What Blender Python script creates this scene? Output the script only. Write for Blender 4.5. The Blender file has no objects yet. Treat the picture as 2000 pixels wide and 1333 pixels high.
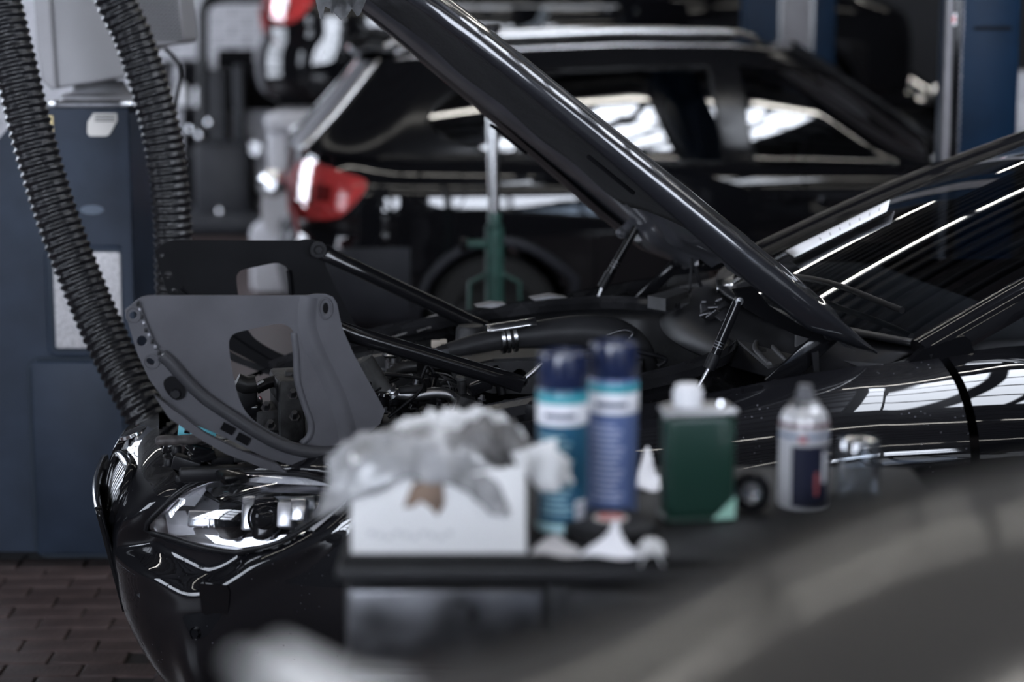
import bpy, bmesh, math, random
from mathutils import Vector, Matrix
from mathutils.geometry import tessellate_polygon
R = math.radians
random.seed(7)
scene = bpy.context.scene
COL = scene.collection

# ------------------------------------------------------------------ camera
CAM_H = 1.65
F_PX = 3900.0
PITCH = math.atan((666.5 - 30.0) / F_PX)
cam_d = bpy.data.cameras.new('camera')
cam = bpy.data.objects.new('camera', cam_d)
COL.objects.link(cam)
cam.location = (0, 0, CAM_H)
cam.rotation_euler = (math.pi / 2 - PITCH, 0, 0)
cam_d.sensor_width = 36.0
cam_d.lens = F_PX / 2000.0 * 36.0
cam_d.clip_start = 0.05
cam_d.dof.use_dof = True
cam_d.dof.focus_distance = 4.2
cam_d.dof.aperture_fstop = 2.0
cam_d.dof.aperture_blades = 0
scene.camera = cam

# ------------------------------------------------------------------ world, exposure
world = bpy.data.worlds.new('world')
scene.world = world
world.use_nodes = True
world.node_tree.nodes['Background'].inputs[0].default_value = (0.55, 0.63, 0.8, 1)
world.node_tree.nodes['Background'].inputs[1].default_value = 0.6
vs = scene.view_settings
vs.view_transform = 'Standard'
vs.look = 'None'
vs.exposure = 1.2
vs.gamma = 1.0
vs.use_curve_mapping = False
try:
    scene.cycles.use_denoising = True
    scene.cycles.max_bounces = 8
    scene.cycles.sample_clamp_indirect = 4.0
    scene.cycles.caustics_reflective = False
    scene.cycles.caustics_refractive = False
except Exception:
    pass
WINDOW_POWER = 12.0      # daylight through the panes of the gate behind the camera
TUBE_POWER = 10.0       # fluorescent tubes

# ------------------------------------------------------------------ camera geometry
FW = Vector((0, math.cos(PITCH), -math.sin(PITCH)))
UP = Vector((0, math.sin(PITCH), math.cos(PITCH)))
CP = Vector((0, 0, CAM_H))

def px_of(p):
    d = Vector(p) - CP
    f = d.dot(FW)
    return (1000 + F_PX * d.x / f, 666.5 - F_PX * d.dot(UP) / f)

def ray(px, py):
    return Vector(((px - 1000) / F_PX, 0, 0)) + FW + UP * ((666.5 - py) / F_PX)

def on_y(px, py, Y):
    d = ray(px, py)
    return CP + d * (Y / d.y)

def on_z(px, py, z):
    d = ray(px, py)
    return CP + d * ((z - CAM_H) / d.z)

def on_plane(px, py, p0, n):
    d = ray(px, py)
    return CP + d * ((Vector(p0) - CP).dot(n) / d.dot(n))

# frame of the car under repair: u forward, v to its left (towards the camera), w up
YAW = R(10)
CF = Vector((-math.cos(YAW), -math.sin(YAW), 0))
CL = Vector((math.sin(YAW), -math.cos(YAW), 0))
CO = on_z(1720, 690, 1.0) - CL * 0.68
CO.z = 0.0

def car(u, v, w):
    return CO + CF * u + CL * v + Vector((0, 0, w))

def tocar(p):
    d = Vector(p) - CO
    return (d.dot(CF), d.dot(CL), d.z)

def on_v(px, py, v):
    return on_plane(px, py, car(0, v, 0), CL)

def on_u(px, py, u):
    return on_plane(px, py, car(u, 0, 0), CF)

# ------------------------------------------------------------------ materials
MATS = {}

def mat(name, col, rough=0.5, metal=0.0, coat=0.0, spec=0.28, noise=0.0, nscale=20.0, bump=0.0, bscale=60.0,
        trans=0.0, ior=1.45, emit=None, estr=0.0, coat_rough=0.03, rnoise=0.0, alpha=1.0):
    if name in MATS:
        return MATS[name]
    m = bpy.data.materials.new(name)
    m.use_nodes = True
    nt = m.node_tree
    b = nt.nodes['Principled BSDF']
    b.inputs['Base Color'].default_value = (*col, 1)
    b.inputs['Roughness'].default_value = rough
    b.inputs['Metallic'].default_value = metal
    b.inputs['Coat Weight'].default_value = coat
    b.inputs['Coat Roughness'].default_value = coat_rough
    b.inputs['Specular IOR Level'].default_value = spec
    b.inputs['Transmission Weight'].default_value = trans
    b.inputs['IOR'].default_value = ior
    b.inputs['Alpha'].default_value = alpha
    if emit:
        b.inputs['Emission Color'].default_value = (*emit, 1)
        b.inputs['Emission Strength'].default_value = estr
    if noise or bump or rnoise:
        tc = nt.nodes.new('ShaderNodeTexCoord')
        nz = nt.nodes.new('ShaderNodeTexNoise')
        nz.inputs['Scale'].default_value = nscale
        nz.inputs['Detail'].default_value = 6
        nt.links.new(tc.outputs['Object'], nz.inputs['Vector'])
        if noise:
            mx = nt.nodes.new('ShaderNodeMix')
            mx.data_type = 'RGBA'
            mx.inputs['A'].default_value = (*[max(0, c * (1 - noise)) for c in col], 1)
            mx.inputs['B'].default_value = (*[min(1, c * (1 + noise)) for c in col], 1)
            cr = nt.nodes.new('ShaderNodeMapRange')
            cr.inputs['From Min'].default_value = 0.3
            cr.inputs['From Max'].default_value = 0.7
            nt.links.new(nz.outputs['Fac'], cr.inputs['Value'])
            nt.links.new(cr.outputs['Result'], mx.inputs['Factor'])
            nt.links.new(mx.outputs['Result'], b.inputs['Base Color'])
        if rnoise:
            mr = nt.nodes.new('ShaderNodeMapRange')
            mr.inputs['From Min'].default_value = 0.3
            mr.inputs['From Max'].default_value = 0.7
            mr.inputs['To Min'].default_value = max(0.0, rough - rnoise)
            mr.inputs['To Max'].default_value = min(1.0, rough + rnoise)
            nt.links.new(nz.outputs['Fac'], mr.inputs['Value'])
            nt.links.new(mr.outputs['Result'], b.inputs['Roughness'])
        if bump:
            n2 = nt.nodes.new('ShaderNodeTexNoise')
            n2.inputs['Scale'].default_value = bscale
            n2.inputs['Detail'].default_value = 4
            nt.links.new(tc.outputs['Object'], n2.inputs['Vector'])
            bp = nt.nodes.new('ShaderNodeBump')
            bp.inputs['Strength'].default_value = bump
            bp.inputs['Distance'].default_value = 0.01
            nt.links.new(n2.outputs['Fac'], bp.inputs['Height'])
            nt.links.new(bp.outputs['Normal'], b.inputs['Normal'])
    MATS[name] = m
    return m

def glass_mat(name, tint, refl=0.12, rough=0.01, rmax=1.0):
    """thin pane: mirror reflection over a tinted see-through layer"""
    if name in MATS:
        return MATS[name]
    m = bpy.data.materials.new(name)
    m.use_nodes = True
    nt = m.node_tree
    for n in list(nt.nodes):
        nt.nodes.remove(n)
    out = nt.nodes.new('ShaderNodeOutputMaterial')
    mix = nt.nodes.new('ShaderNodeMixShader')
    tr = nt.nodes.new('ShaderNodeBsdfTransparent')
    gl = nt.nodes.new('ShaderNodeBsdfGlossy')
    fr = nt.nodes.new('ShaderNodeFresnel')
    mr = nt.nodes.new('ShaderNodeMapRange')
    tr.inputs['Color'].default_value = (*tint, 1)
    gl.inputs['Color'].default_value = (1, 1, 1, 1)
    gl.inputs['Roughness'].default_value = rough
    fr.inputs['IOR'].default_value = 1.5
    mr.inputs['From Min'].default_value = 0.0
    mr.inputs['From Max'].default_value = 1.0
    mr.inputs['To Min'].default_value = refl
    mr.inputs['To Max'].default_value = rmax
    nt.links.new(fr.outputs[0], mr.inputs['Value'])
    nt.links.new(mr.outputs['Result'], mix.inputs[0])
    nt.links.new(tr.outputs[0], mix.inputs[1])
    nt.links.new(gl.outputs[0], mix.inputs[2])
    nt.links.new(mix.outputs[0], out.inputs[0])
    MATS[name] = m
    return m

def emit_mat(name, col, strength):
    if name in MATS:
        return MATS[name]
    m = bpy.data.materials.new(name)
    m.use_nodes = True
    nt = m.node_tree
    for n in list(nt.nodes):
        nt.nodes.remove(n)
    out = nt.nodes.new('ShaderNodeOutputMaterial')
    e = nt.nodes.new('ShaderNodeEmission')
    e.inputs[0].default_value = (*col, 1)
    e.inputs[1].default_value = strength
    nt.links.new(e.outputs[0], out.inputs[0])
    MATS[name] = m
    return m

def paint_mat():
    """black clear-coated paint with a thin film of pale dust specks"""
    m = bpy.data.materials.new('black_car_paint')
    m.use_nodes = True
    nt = m.node_tree
    b = nt.nodes['Principled BSDF']
    tc = nt.nodes.new('ShaderNodeTexCoord')
    vo = nt.nodes.new('ShaderNodeTexVoronoi')
    vo.inputs['Scale'].default_value = 70
    nz = nt.nodes.new('ShaderNodeTexNoise')
    nz.inputs['Scale'].default_value = 7
    nz.inputs['Detail'].default_value = 8
    nt.links.new(tc.outputs['Object'], vo.inputs['Vector'])
    nt.links.new(tc.outputs['Object'], nz.inputs['Vector'])
    mr = nt.nodes.new('ShaderNodeMapRange')
    mr.inputs['From Min'].default_value = 0.13
    mr.inputs['From Max'].default_value = 0.07
    nt.links.new(vo.outputs['Distance'], mr.inputs['Value'])
    mr2 = nt.nodes.new('ShaderNodeMapRange')
    mr2.inputs['From Min'].default_value = 0.52
    mr2.inputs['From Max'].default_value = 0.68
    nt.links.new(nz.outputs['Fac'], mr2.inputs['Value'])
    mu = nt.nodes.new('ShaderNodeMath')
    mu.operation = 'MULTIPLY'
    nt.links.new(mr.outputs['Result'], mu.inputs[0])
    nt.links.new(mr2.outputs['Result'], mu.inputs[1])
    mx = nt.nodes.new('ShaderNodeMix')
    mx.data_type = 'RGBA'
    mx.inputs['A'].default_value = (0.006, 0.006, 0.0075, 1)
    mx.inputs['B'].default_value = (0.22, 0.22, 0.25, 1)
    nt.links.new(mu.outputs[0], mx.inputs['Factor'])
    nt.links.new(mx.outputs['Result'], b.inputs['Base Color'])
    b.inputs['Roughness'].default_value = 0.35
    b.inputs['Coat Weight'].default_value = 1.0
    b.inputs['Coat Roughness'].default_value = 0.02
    b.inputs['Specular IOR Level'].default_value = 0.035
    return m

M_PAINT = paint_mat()
M_PAINT2 = mat('black_paint_clean', (0.005, 0.005, 0.006), 0.3, coat=1.0, coat_rough=0.015, spec=0.0)
M_METALPAINT = mat('hood_metallic_paint', (0.011, 0.0115, 0.0145), 0.33, spec=.15, metal=0.25, coat=1.0, coat_rough=0.03)
M_BLACK = mat('black_plastic', (0.008, 0.008, 0.0095), 0.42, spec=.2, noise=0.3, nscale=30)
M_GLOSSBLACK = mat('gloss_black', (0.006, 0.006, 0.007), 0.12)
M_RUBBER = mat('black_rubber', (0.014, 0.014, 0.015), 0.38, noise=0.4, nscale=15, rnoise=0.12)
M_DARK = mat('dark_cavity', (0.004, 0.004, 0.005), 0.9, spec=0.1)
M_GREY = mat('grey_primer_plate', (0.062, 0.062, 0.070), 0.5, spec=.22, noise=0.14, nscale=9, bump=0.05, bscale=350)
M_GREYDK = mat('near_black_plate', (0.006, 0.006, 0.007), 0.5, spec=.06, noise=0.2, nscale=9)  # near-black counterpart of the grey plate colour, for the far plate
M_ENG = mat('engine_cast', (0.04, 0.04, 0.042), 0.5, metal=0.2, noise=0.4, nscale=40, bump=0.15, bscale=120)
M_DUCT = mat('intake_plastic', (0.022, 0.022, 0.024), 0.45, spec=.2, noise=0.15, nscale=25, bump=0.08, bscale=300)
M_STEEL = mat('steel', (0.42, 0.42, 0.43), 0.33, metal=1.0, rnoise=0.12, nscale=25)
M_CHROME = mat('chrome', (0.75, 0.76, 0.78), 0.12, metal=1.0)
M_DULLSTEEL = mat('dull_zinc', (0.14, 0.14, 0.15), 0.45, metal=1.0, noise=0.2, nscale=60)

# ------------------------------------------------------------------ builders
def link(o, parent=None):
    COL.objects.link(o)
    if parent is not None:
        o.parent = parent
        o.matrix_parent_inverse = parent.matrix_basis.inverted()
    return o

def mesh_obj(name, verts, faces, m, parent=None, smooth=True, sharp=None):
    me = bpy.data.meshes.new(name)
    me.from_pydata([tuple(v) for v in verts], [], faces)
    me.validate()
    bm = bmesh.new()
    bm.from_mesh(me)
    bmesh.ops.recalc_face_normals(bm, faces=bm.faces)
    bm.to_mesh(me)
    bm.free()
    if m is not None:
        me.materials.append(m)
    if smooth:
        me.polygons.foreach_set('use_smooth', [True] * len(me.polygons))
        if sharp:
            me.set_sharp_from_angle(angle=R(sharp))
    o = bpy.data.objects.new(name, me)
    return link(o, parent)

def bm_obj(name, bm, m, parent=None, smooth=True, sharp=40):
    me = bpy.data.meshes.new(name)
    bmesh.ops.recalc_face_normals(bm, faces=bm.faces)
    bm.to_mesh(me)
    bm.free()
    me.materials.append(m)
    if smooth:
        me.polygons.foreach_set('use_smooth', [True] * len(me.polygons))
        me.set_sharp_from_angle(angle=R(sharp))
    o = bpy.data.objects.new(name, me)
    return link(o, parent)

def empty(name, loc, label=None, cat=None, group=None, kind=None):
    o = bpy.data.objects.new(name, None)
    o.location = loc
    o.empty_display_size = 0.1
    COL.objects.link(o)
    tag(o, label, cat, group, kind)
    return o

def tag(o, label=None, cat=None, group=None, kind=None):
    if label: o['label'] = label
    if cat: o['category'] = cat
    if group: o['group'] = group
    if kind: o['kind'] = kind
    return o

def frame_mat(loc, x=None, z=None):
    """matrix from a location, an x axis and a z axis"""
    z = Vector(z or (0, 0, 1)).normalized()
    x = Vector(x or (1, 0, 0))
    y = z.cross(x).normalized()
    x = y.cross(z).normalized()
    return Matrix(((x.x, y.x, z.x, loc[0]), (x.y, y.y, z.y, loc[1]), (x.z, y.z, z.z, loc[2]), (0, 0, 0, 1)))

def add_box(bm, M, size, bevel=0.0, seg=2):
    r = bmesh.ops.create_cube(bm, size=1.0)
    vv = r['verts']
    for v in vv:
        v.co = Vector((v.co.x * size[0], v.co.y * size[1], v.co.z * size[2]))
    if bevel > 0:
        ed = list({e for v in vv for e in v.link_edges})
        r2 = bmesh.ops.bevel(bm, geom=ed, offset=bevel, segments=seg, affect='EDGES', profile=0.5)
        vv = list({v for f in r2['faces'] for v in f.verts} | {v for v in vv if v.is_valid})
    for v in vv:
        v.co = M @ v.co
    return vv

def box(name, loc, size, m, parent=None, rz=0.0, bevel=0.0, seg=2, M=None):
    bm = bmesh.new()
    if M is None:
        M = Matrix.Translation(Vector(loc)) @ Matrix.Rotation(rz, 4, 'Z')
    add_box(bm, M, size, bevel, seg)
    return bm_obj(name, bm, m, parent)

def catmull(pts, n=8, closed=False):
    pts = [Vector(p) for p in pts]
    out = []
    L = len(pts)
    segs = L if closed else L - 1
    for i in range(segs):
        if closed:
            p0, p1, p2, p3 = pts[(i - 1) % L], pts[i], pts[(i + 1) % L], pts[(i + 2) % L]
        else:
            p1, p2 = pts[i], pts[i + 1]
            p0 = pts[i - 1] if i > 0 else p1 * 2 - p2
            p3 = pts[i + 2] if i + 2 < L else p2 * 2 - p1
        for k in range(n):
            t = k / n
            out.append(0.5 * ((2 * p1) + (p2 - p0) * t + (2 * p0 - 5 * p1 + 4 * p2 - p3) * t * t + (3 * p1 - p0 - 3 * p2 + p3) * t ** 3))
    if not closed:
        out.append(pts[-1].copy())
    return out

def sweep(path, prof, up=None, closed_prof=True, caps=True, scale=None, closed=False):
    """sweep a 2D profile along a path; returns verts, faces"""
    path = [Vector(p) for p in path]
    n = len(path)
    T = []
    for i in range(n):
        a = path[(i - 1) % n] if (closed or i > 0) else path[i]
        b = path[(i + 1) % n] if (closed or i < n - 1) else path[i]
        T.append((b - a).normalized())
    nrm = Vector(up) if up else (Vector((0, 0, 1)) if abs(T[0].z) < 0.9 else Vector((1, 0, 0)))
    V, Fc = [], []
    k = len(prof)
    prev = None
    for i in range(n):
        t = T[i]
        if up:
            nn = (Vector(up) - t * t.dot(Vector(up)))
        else:
            base = nrm if prev is None else prev
            nn = base - t * t.dot(base)
        nn.normalize()
        prev = nn
        bb = t.cross(nn)
        s = scale[i] if scale else 1.0
        for (a, b) in prof:
            V.append(path[i] + (bb * a + nn * b) * s)
    rng = n if closed else n - 1
    kk = k if closed_prof else k - 1
    for i in range(rng):
        for j in range(kk):
            a = i * k + j
            b = i * k + (j + 1) % k
            c = ((i + 1) % n) * k + (j + 1) % k
            d = ((i + 1) % n) * k + j
            Fc.append((a, b, c, d))
    if caps and closed_prof and not closed:
        Fc.append(tuple(range(k)))
        Fc.append(tuple((n - 1) * k + j for j in range(k)))
    return V, Fc

def circ(r, n=12):
    return [(r * math.cos(2 * math.pi * i / n), r * math.sin(2 * math.pi * i / n)) for i in range(n)]

def tube(name, path, r, m, parent=None, n=12, smooth_path=0, scale=None, closed=False):
    if smooth_path:
        path = catmull(path, smooth_path, closed)
        if scale and len(scale) != len(path):
            k = len(scale)
            sc = []
            for i in range(len(path)):
                f = i / (len(path) - 1) * (k - 1)
                a = min(int(f), k - 2)
                sc.append(scale[a] + (scale[a + 1] - scale[a]) * (f - a))
            scale = sc
    V, Fc = sweep(path, circ(r, n), scale=scale, closed=closed)
    return mesh_obj(name, V, Fc, m, parent, sharp=50)

def lathe_data(prof, n=32, M=Matrix()):
    V, Fc = [], []
    k = len(prof)
    for i in range(n):
        a = 2 * math.pi * i / n
        for (r, z) in prof:
            V.append(M @ Vector((r * math.cos(a), r * math.sin(a), z)))
    for i in range(n):
        for j in range(k - 1):
            Fc.append((i * k + j, ((i + 1) % n) * k + j, ((i + 1) % n) * k + j + 1, i * k + j + 1))
    return V, Fc

def lathe(name, prof, m, parent=None, n=32, M=Matrix(), sharp=35):
    V, Fc = lathe_data(prof, n, M)
    o = mesh_obj(name, V, Fc, m, parent, sharp=sharp)
    bm = bmesh.new()
    bm.from_mesh(o.data)
    bmesh.ops.remove_doubles(bm, verts=bm.verts, dist=1e-6)
    bmesh.ops.recalc_face_normals(bm, faces=bm.faces)
    bm.to_mesh(o.data)
    bm.free()
    return o

def grid(name, rows, m, parent=None, cut=None, thick=0.0, wrap=False, sharp=None):
    nr, nc = len(rows), len(rows[0])
    V = [p for r in rows for p in r]
    Fc = []
    for i in range(nr - 1 + (1 if wrap else 0)):
        for j in range(nc - 1):
            a, b = i * nc + j, i * nc + j + 1
            c, d = ((i + 1) % nr) * nc + j + 1, ((i + 1) % nr) * nc + j
            if cut and cut(i, j, (Vector(V[a]) + Vector(V[b]) + Vector(V[c]) + Vector(V[d])) / 4):
                continue
            Fc.append((a, b, c, d))
    o = mesh_obj(name, V, Fc, m, parent, sharp=sharp)
    bm = bmesh.new()
    bm.from_mesh(o.data)
    loose = [v for v in bm.verts if not v.link_faces]
    bmesh.ops.delete(bm, geom=loose, context='VERTS')
    bm.to_mesh(o.data)
    bm.free()
    if thick:
        md = o.modifiers.new('solid', 'SOLIDIFY')
        md.thickness = thick
        md.offset = 0
    return o

def plate(name, outline, holes, M, thick, m, parent=None, bevel=0.0, sharp=35):
    """flat sheet from a 2D outline with holes, extruded about its mid plane; M places it"""
    polys = [[Vector((p[0], p[1], 0)) for p in outline]] + [[Vector((p[0], p[1], 0)) for p in h] for h in holes]
    tris = tessellate_polygon(polys)
    flat = [p for pl in polys for p in pl]
    n = len(flat)
    V = [M @ Vector((p.x, p.y, thick / 2)) for p in flat] + [M @ Vector((p.x, p.y, -thick / 2)) for p in flat]
    Fc = [tuple(t) for t in tris] + [tuple(i + n for i in reversed(t)) for t in tris]
    st = 0
    for pl in polys:
        k = len(pl)
        for i in range(k):
            a, b = st + i, st + (i + 1) % k
            Fc.append((a, b, b + n, a + n))
        st += k
    return mesh_obj(name, V, Fc, m, parent, smooth=True, sharp=sharp)

def in_poly(x, y, poly):
    c = False
    j = len(poly) - 1
    for i in range(len(poly)):
        xi, yi = poly[i][0], poly[i][1]
        xj, yj = poly[j][0], poly[j][1]
        if (yi > y) != (yj > y) and x < (xj - xi) * (y - yi) / (yj - yi) + xi:
            c = not c
        j = i
    return c

def dist_poly(x, y, poly, closed=True):
    best = 1e9
    n = len(poly)
    for i in range(n if closed else n - 1):
        ax, ay = poly[i][0], poly[i][1]
        bx, by = poly[(i + 1) % n][0], poly[(i + 1) % n][1]
        dx, dy = bx - ax, by - ay
        L = dx * dx + dy * dy
        t = 0 if L == 0 else max(0, min(1, ((x - ax) * dx + (y - ay) * dy) / L))
        d = math.hypot(x - ax - t * dx, y - ay - t * dy)
        best = min(best, d)
    return best

def smooth2(poly, n=6):
    return [(p.x, p.y) for p in catmull([(a, b, 0) for a, b in poly], n, True)]

def sstep(a, b, x):
    t = max(0.0, min(1.0, (x - a) / (b - a)))
    return t * t * (3 - 2 * t)

def lerp(a, b, t):
    return a + (b - a) * t

def interp(xs, ys, x):
    if x <= xs[0]: return ys[0]
    for i in range(len(xs) - 1):
        if x <= xs[i + 1]:
            t = (x - xs[i]) / (xs[i + 1] - xs[i])
            a, b = ys[i], ys[i + 1]
            if isinstance(a, (tuple, list)):
                return tuple(lerp(p, q, t) for p, q in zip(a, b))
            return lerp(a, b, t)
    return ys[-1]
# ------------------------------------------------------------------ the workshop
RX0, RX1, RY0, RY1, RZ = -6.0, 7.0, -5.5, 17.0, 4.6

def floor_mat():
    m = bpy.data.materials.new('paver_floor')
    m.use_nodes = True
    nt = m.node_tree
    b = nt.nodes['Principled BSDF']
    tc = nt.nodes.new('ShaderNodeTexCoord')
    br = nt.nodes.new('ShaderNodeTexBrick')
    br.inputs['Scale'].default_value = 1.0
    br.inputs['Brick Width'].default_value = 0.2
    br.inputs['Row Height'].default_value = 0.1
    br.inputs['Mortar Size'].default_value = 0.004
    br.inputs['Color1'].default_value = (0.075, 0.054, 0.052, 1)
    br.inputs['Color2'].default_value = (0.09, 0.066, 0.063, 1)
    br.inputs['Mortar'].default_value = (0.05, 0.045, 0.045, 1)
    nt.links.new(tc.outputs['Object'], br.inputs['Vector'])
    nt.links.new(br.outputs['Color'], b.inputs['Base Color'])
    b.inputs['Roughness'].default_value = 0.36
    b.inputs['Specular IOR Level'].default_value = 0.3
    return m

M_PAVER = mat('paver_clay', (0.06, 0.042, 0.04), 0.5, noise=0.35, nscale=14, bump=0.25, bscale=90)
M_JOINT = mat('paver_joint', (0.03, 0.027, 0.027), 0.9)
M_WALL = mat('grey_plaster', (0.05, 0.05, 0.055), 0.85, noise=0.1, nscale=2)
M_WALLD = mat('dark_plaster', (0.03, 0.031, 0.035), 0.85, noise=0.1, nscale=2)
M_BRICK = mat('white_painted_brick', (0.5, 0.5, 0.53), 0.7, noise=0.12, nscale=6, bump=0.2, bscale=80)
M_MORTAR = mat('wall_mortar', (0.24, 0.24, 0.26), 0.9)
M_CEIL = mat('ceiling_deck', (0.45, 0.46, 0.49), 0.8)
M_RIB = mat('ceiling_rib', (0.012, 0.012, 0.014), 0.7)

# floor: clay pavers, one by one where the photograph shows them
PX0, PX1, PY0, PY1 = -2.2, -0.9, 4.55, 6.35
fl = mesh_obj('floor', [(RX0, RY0, 0), (RX1, RY0, 0), (RX1, RY1, 0), (RX0, RY1, 0),
                        (PX0, PY0, 0), (PX1, PY0, 0), (PX1, PY1, 0), (PX0, PY1, 0)],
              [(0, 1, 5, 4), (1, 2, 6, 5), (2, 3, 7, 6), (3, 0, 4, 7)], floor_mat(), smooth=False)
tag(fl, 'reddish brown clay paver floor of the workshop', 'floor', kind='structure')
mesh_obj('joint_bed', [(PX0, PY0, -.008), (PX1, PY0, -.008), (PX1, PY1, -.008), (PX0, PY1, -.008)], [(0, 1, 2, 3)], M_JOINT, fl, smooth=False)
bm = bmesh.new()
add_box(bm, Matrix(), (0.194, 0.094, 0.03), 0.004, 1)
pv = bm_obj('paver', bm, M_PAVER, None)
pm = pv.data
bpy.data.objects.remove(pv)
rot = Matrix.Rotation(R(6), 4, 'Z')
iy = 0
for r in range(-3, 22):
    for c in range(-3, 10):
        x = PX0 + 0.1 + c * 0.2 + (0.1 if r % 2 else 0)
        y = PY0 + 0.05 + r * 0.1
        if not (PX0 + 0.06 < x < PX1 - 0.06 and PY0 + 0.02 < y < PY1 - 0.02):
            continue
        o = bpy.data.objects.new('paver', pm)
        link(o, fl)
        o.location = (x, y, -0.0155 + random.uniform(-.0015, .0012))
        o.rotation_euler = (random.uniform(-.006, .006), random.uniform(-.006, .006), random.uniform(-.008, .008))

def wall(name, p, q, z0, z1, m, label):
    a, b = Vector(p), Vector(q)
    d = (b - a).normalized()
    n = Vector((-d.y, d.x, 0)) * 0.15
    V = []
    for z in (z0, z1):
        for s in (a, b, b - n, a - n):
            V.append((s.x, s.y, z))
    o = mesh_obj(name, V, [(0, 1, 2, 3), (4, 5, 6, 7), (0, 1, 5, 4), (1, 2, 6, 5), (2, 3, 7, 6), (3, 0, 4, 7)], m, smooth=False)
    tag(o, label, 'wall', kind='structure')
    return o

wall('wall_rear', (RX1, RY1, 0), (-1.72, RY1, 0), 0, RZ, M_WALLD, 'dark wall behind the raised cars')
wb = wall('wall_back', (-1.72, RY1, 0), (RX0, RY1, 0), 0, RZ, M_MORTAR, 'whitish painted brick wall at the far end of the workshop')
wall('wall_left', (RX0, RY1, 0), (RX0, RY0, 0), 0, RZ, M_WALLD, 'dark plaster wall left of the cars')
wall('wall_right', (RX1, RY0, 0), (RX1, RY1, 0), 0, RZ, M_WALLD, 'dark plaster wall right of the lift posts')
wall('wall_front', (RX0, RY0, 0), (RX1, RY0, 0), 0, RZ, M_WALL, 'plaster wall with glazed gates behind the camera')
# painted bricks that show in the upper left of the photograph
bm = bmesh.new()
add_box(bm, Matrix(), (0.236, 0.03, 0.068), 0.004, 1)
bo = bm_obj('brick', bm, M_BRICK, None)
bme = bo.data
bpy.data.objects.remove(bo)
for r in range(0, 27):
    for c in range(0, 11):
        x = -4.35 + c * 0.25 + (0.125 if r % 2 else 0)
        z = 0.04 + r * 0.078
        if r < 1 or x > -1.75: continue
        o = bpy.data.objects.new('brick', bme)
        link(o, wb)
        o.location = (x, RY1 - 0.008 + random.uniform(-.003, .003), z)
# dark upper part of the far wall (shadowed upper storey lining)
cl = mesh_obj('ceiling', [(RX0, RY0, RZ), (RX1, RY0, RZ), (RX1, RY1, RZ), (RX0, RY1, RZ)], [(0, 1, 2, 3)], M_CEIL, smooth=False)
tag(cl, 'grey steel deck ceiling with dark ribs above the cars', 'ceiling', kind='structure')
y = RY0 + 0.3
while y < RY1:
    box('rib', ((RX0 + RX1) / 2, y, RZ - 0.09), (RX1 - RX0 - .02, 0.16, 0.17), M_RIB, cl)
    y += 0.52

# glazed gates behind the camera
M_PANE = emit_mat('daylit_pane', (0.80, 0.87, 1.0), WINDOW_POWER)
M_PANE2 = emit_mat('daylit_side_pane', (0.80, 0.87, 1.0), WINDOW_POWER * .42)
M_GATE = mat('gate_frame', (0.05, 0.055, 0.065), 0.5)
pane_mesh = {}
def gate(n, x0, x1, z0, z1, cols, rows, zp):
    g = empty('door_%d' % n, ((x0 + x1) / 2, RY0 + .05, 0), 'glazed gate behind the camera, %s one' % ('left' if n == 1 else 'right'), 'door', kind='structure')
    Y = RY0 + 0.06
    box('gate_panel', ((x0 + x1) / 2, Y, zp / 2), (x1 - x0, 0.06, zp), M_GATE, g)
    cw, rh = (x1 - x0) / cols, (z1 - zp) / rows
    for i in range(cols + 1):
        box('mullion', (x0 + i * cw, Y, (zp + z1) / 2), (0.09, 0.08, z1 - zp), M_GATE, g)
    for j in range(rows + 1):
        box('rail', ((x0 + x1) / 2, Y, zp + j * rh), (x1 - x0, 0.07, 0.10), M_GATE, g)
    for i in range(cols):
        for j in range(rows):
            key = (round(cw, 3), round(rh, 3))
            if key not in pane_mesh:
                o = box('pane', (0, 0, 0), (cw - .088, 0.012, rh - .098), M_PANE)
                pane_mesh[key] = o.data
                bpy.data.objects.remove(o)
            o = bpy.data.objects.new('pane', pane_mesh[key])
            link(o, g)
            o.location = (x0 + (i + .5) * cw, Y, zp + (j + .5) * rh)
gate(1, -5.2, -1.2, 0, 3.9, 4, 5, 0.9)
gate(2, 1.4, 5.6, 0, 3.9, 4, 5, 0.9)
# glazed gates in the left wall
def side_gate(n, y0, y1, z1, cols, rows, zp, label):
    g = empty('door_%d' % n, (RX0 + .05, (y0 + y1) / 2, 0), label, 'door', kind='structure')
    X = RX0 + 0.06
    box('gate_panel', (X, (y0 + y1) / 2, zp / 2), (0.06, y1 - y0, zp), M_GATE, g)
    cw, rh = (y1 - y0) / cols, (z1 - zp) / rows
    for i in range(cols + 1):
        box('mullion', (X, y0 + i * cw, (zp + z1) / 2), (0.08, 0.09, z1 - zp), M_GATE, g)
    for j in range(rows + 1):
        box('rail', (X, (y0 + y1) / 2, zp + j * rh), (0.07, y1 - y0, 0.10), M_GATE, g)
    o = box('pane', (0, 0, 0), (0.012, cw - .088, rh - .098), M_PANE2)
    pmesh = o.data
    bpy.data.objects.remove(o)
    for i in range(cols):
        for j in range(rows):
            o = bpy.data.objects.new('pane', pmesh)
            link(o, g)
            o.location = (X, y0 + (i + .5) * cw, zp + (j + .5) * rh)
side_gate(3, 1.6, 4.2, 3.2, 3, 4, 1.2, 'glazed gate in the left wall beside the black sedan nose')
side_gate(4, 11.0, 15.0, 3.7, 4, 5, 0.5, 'glazed gate in the left wall near the brick wall')

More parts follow.
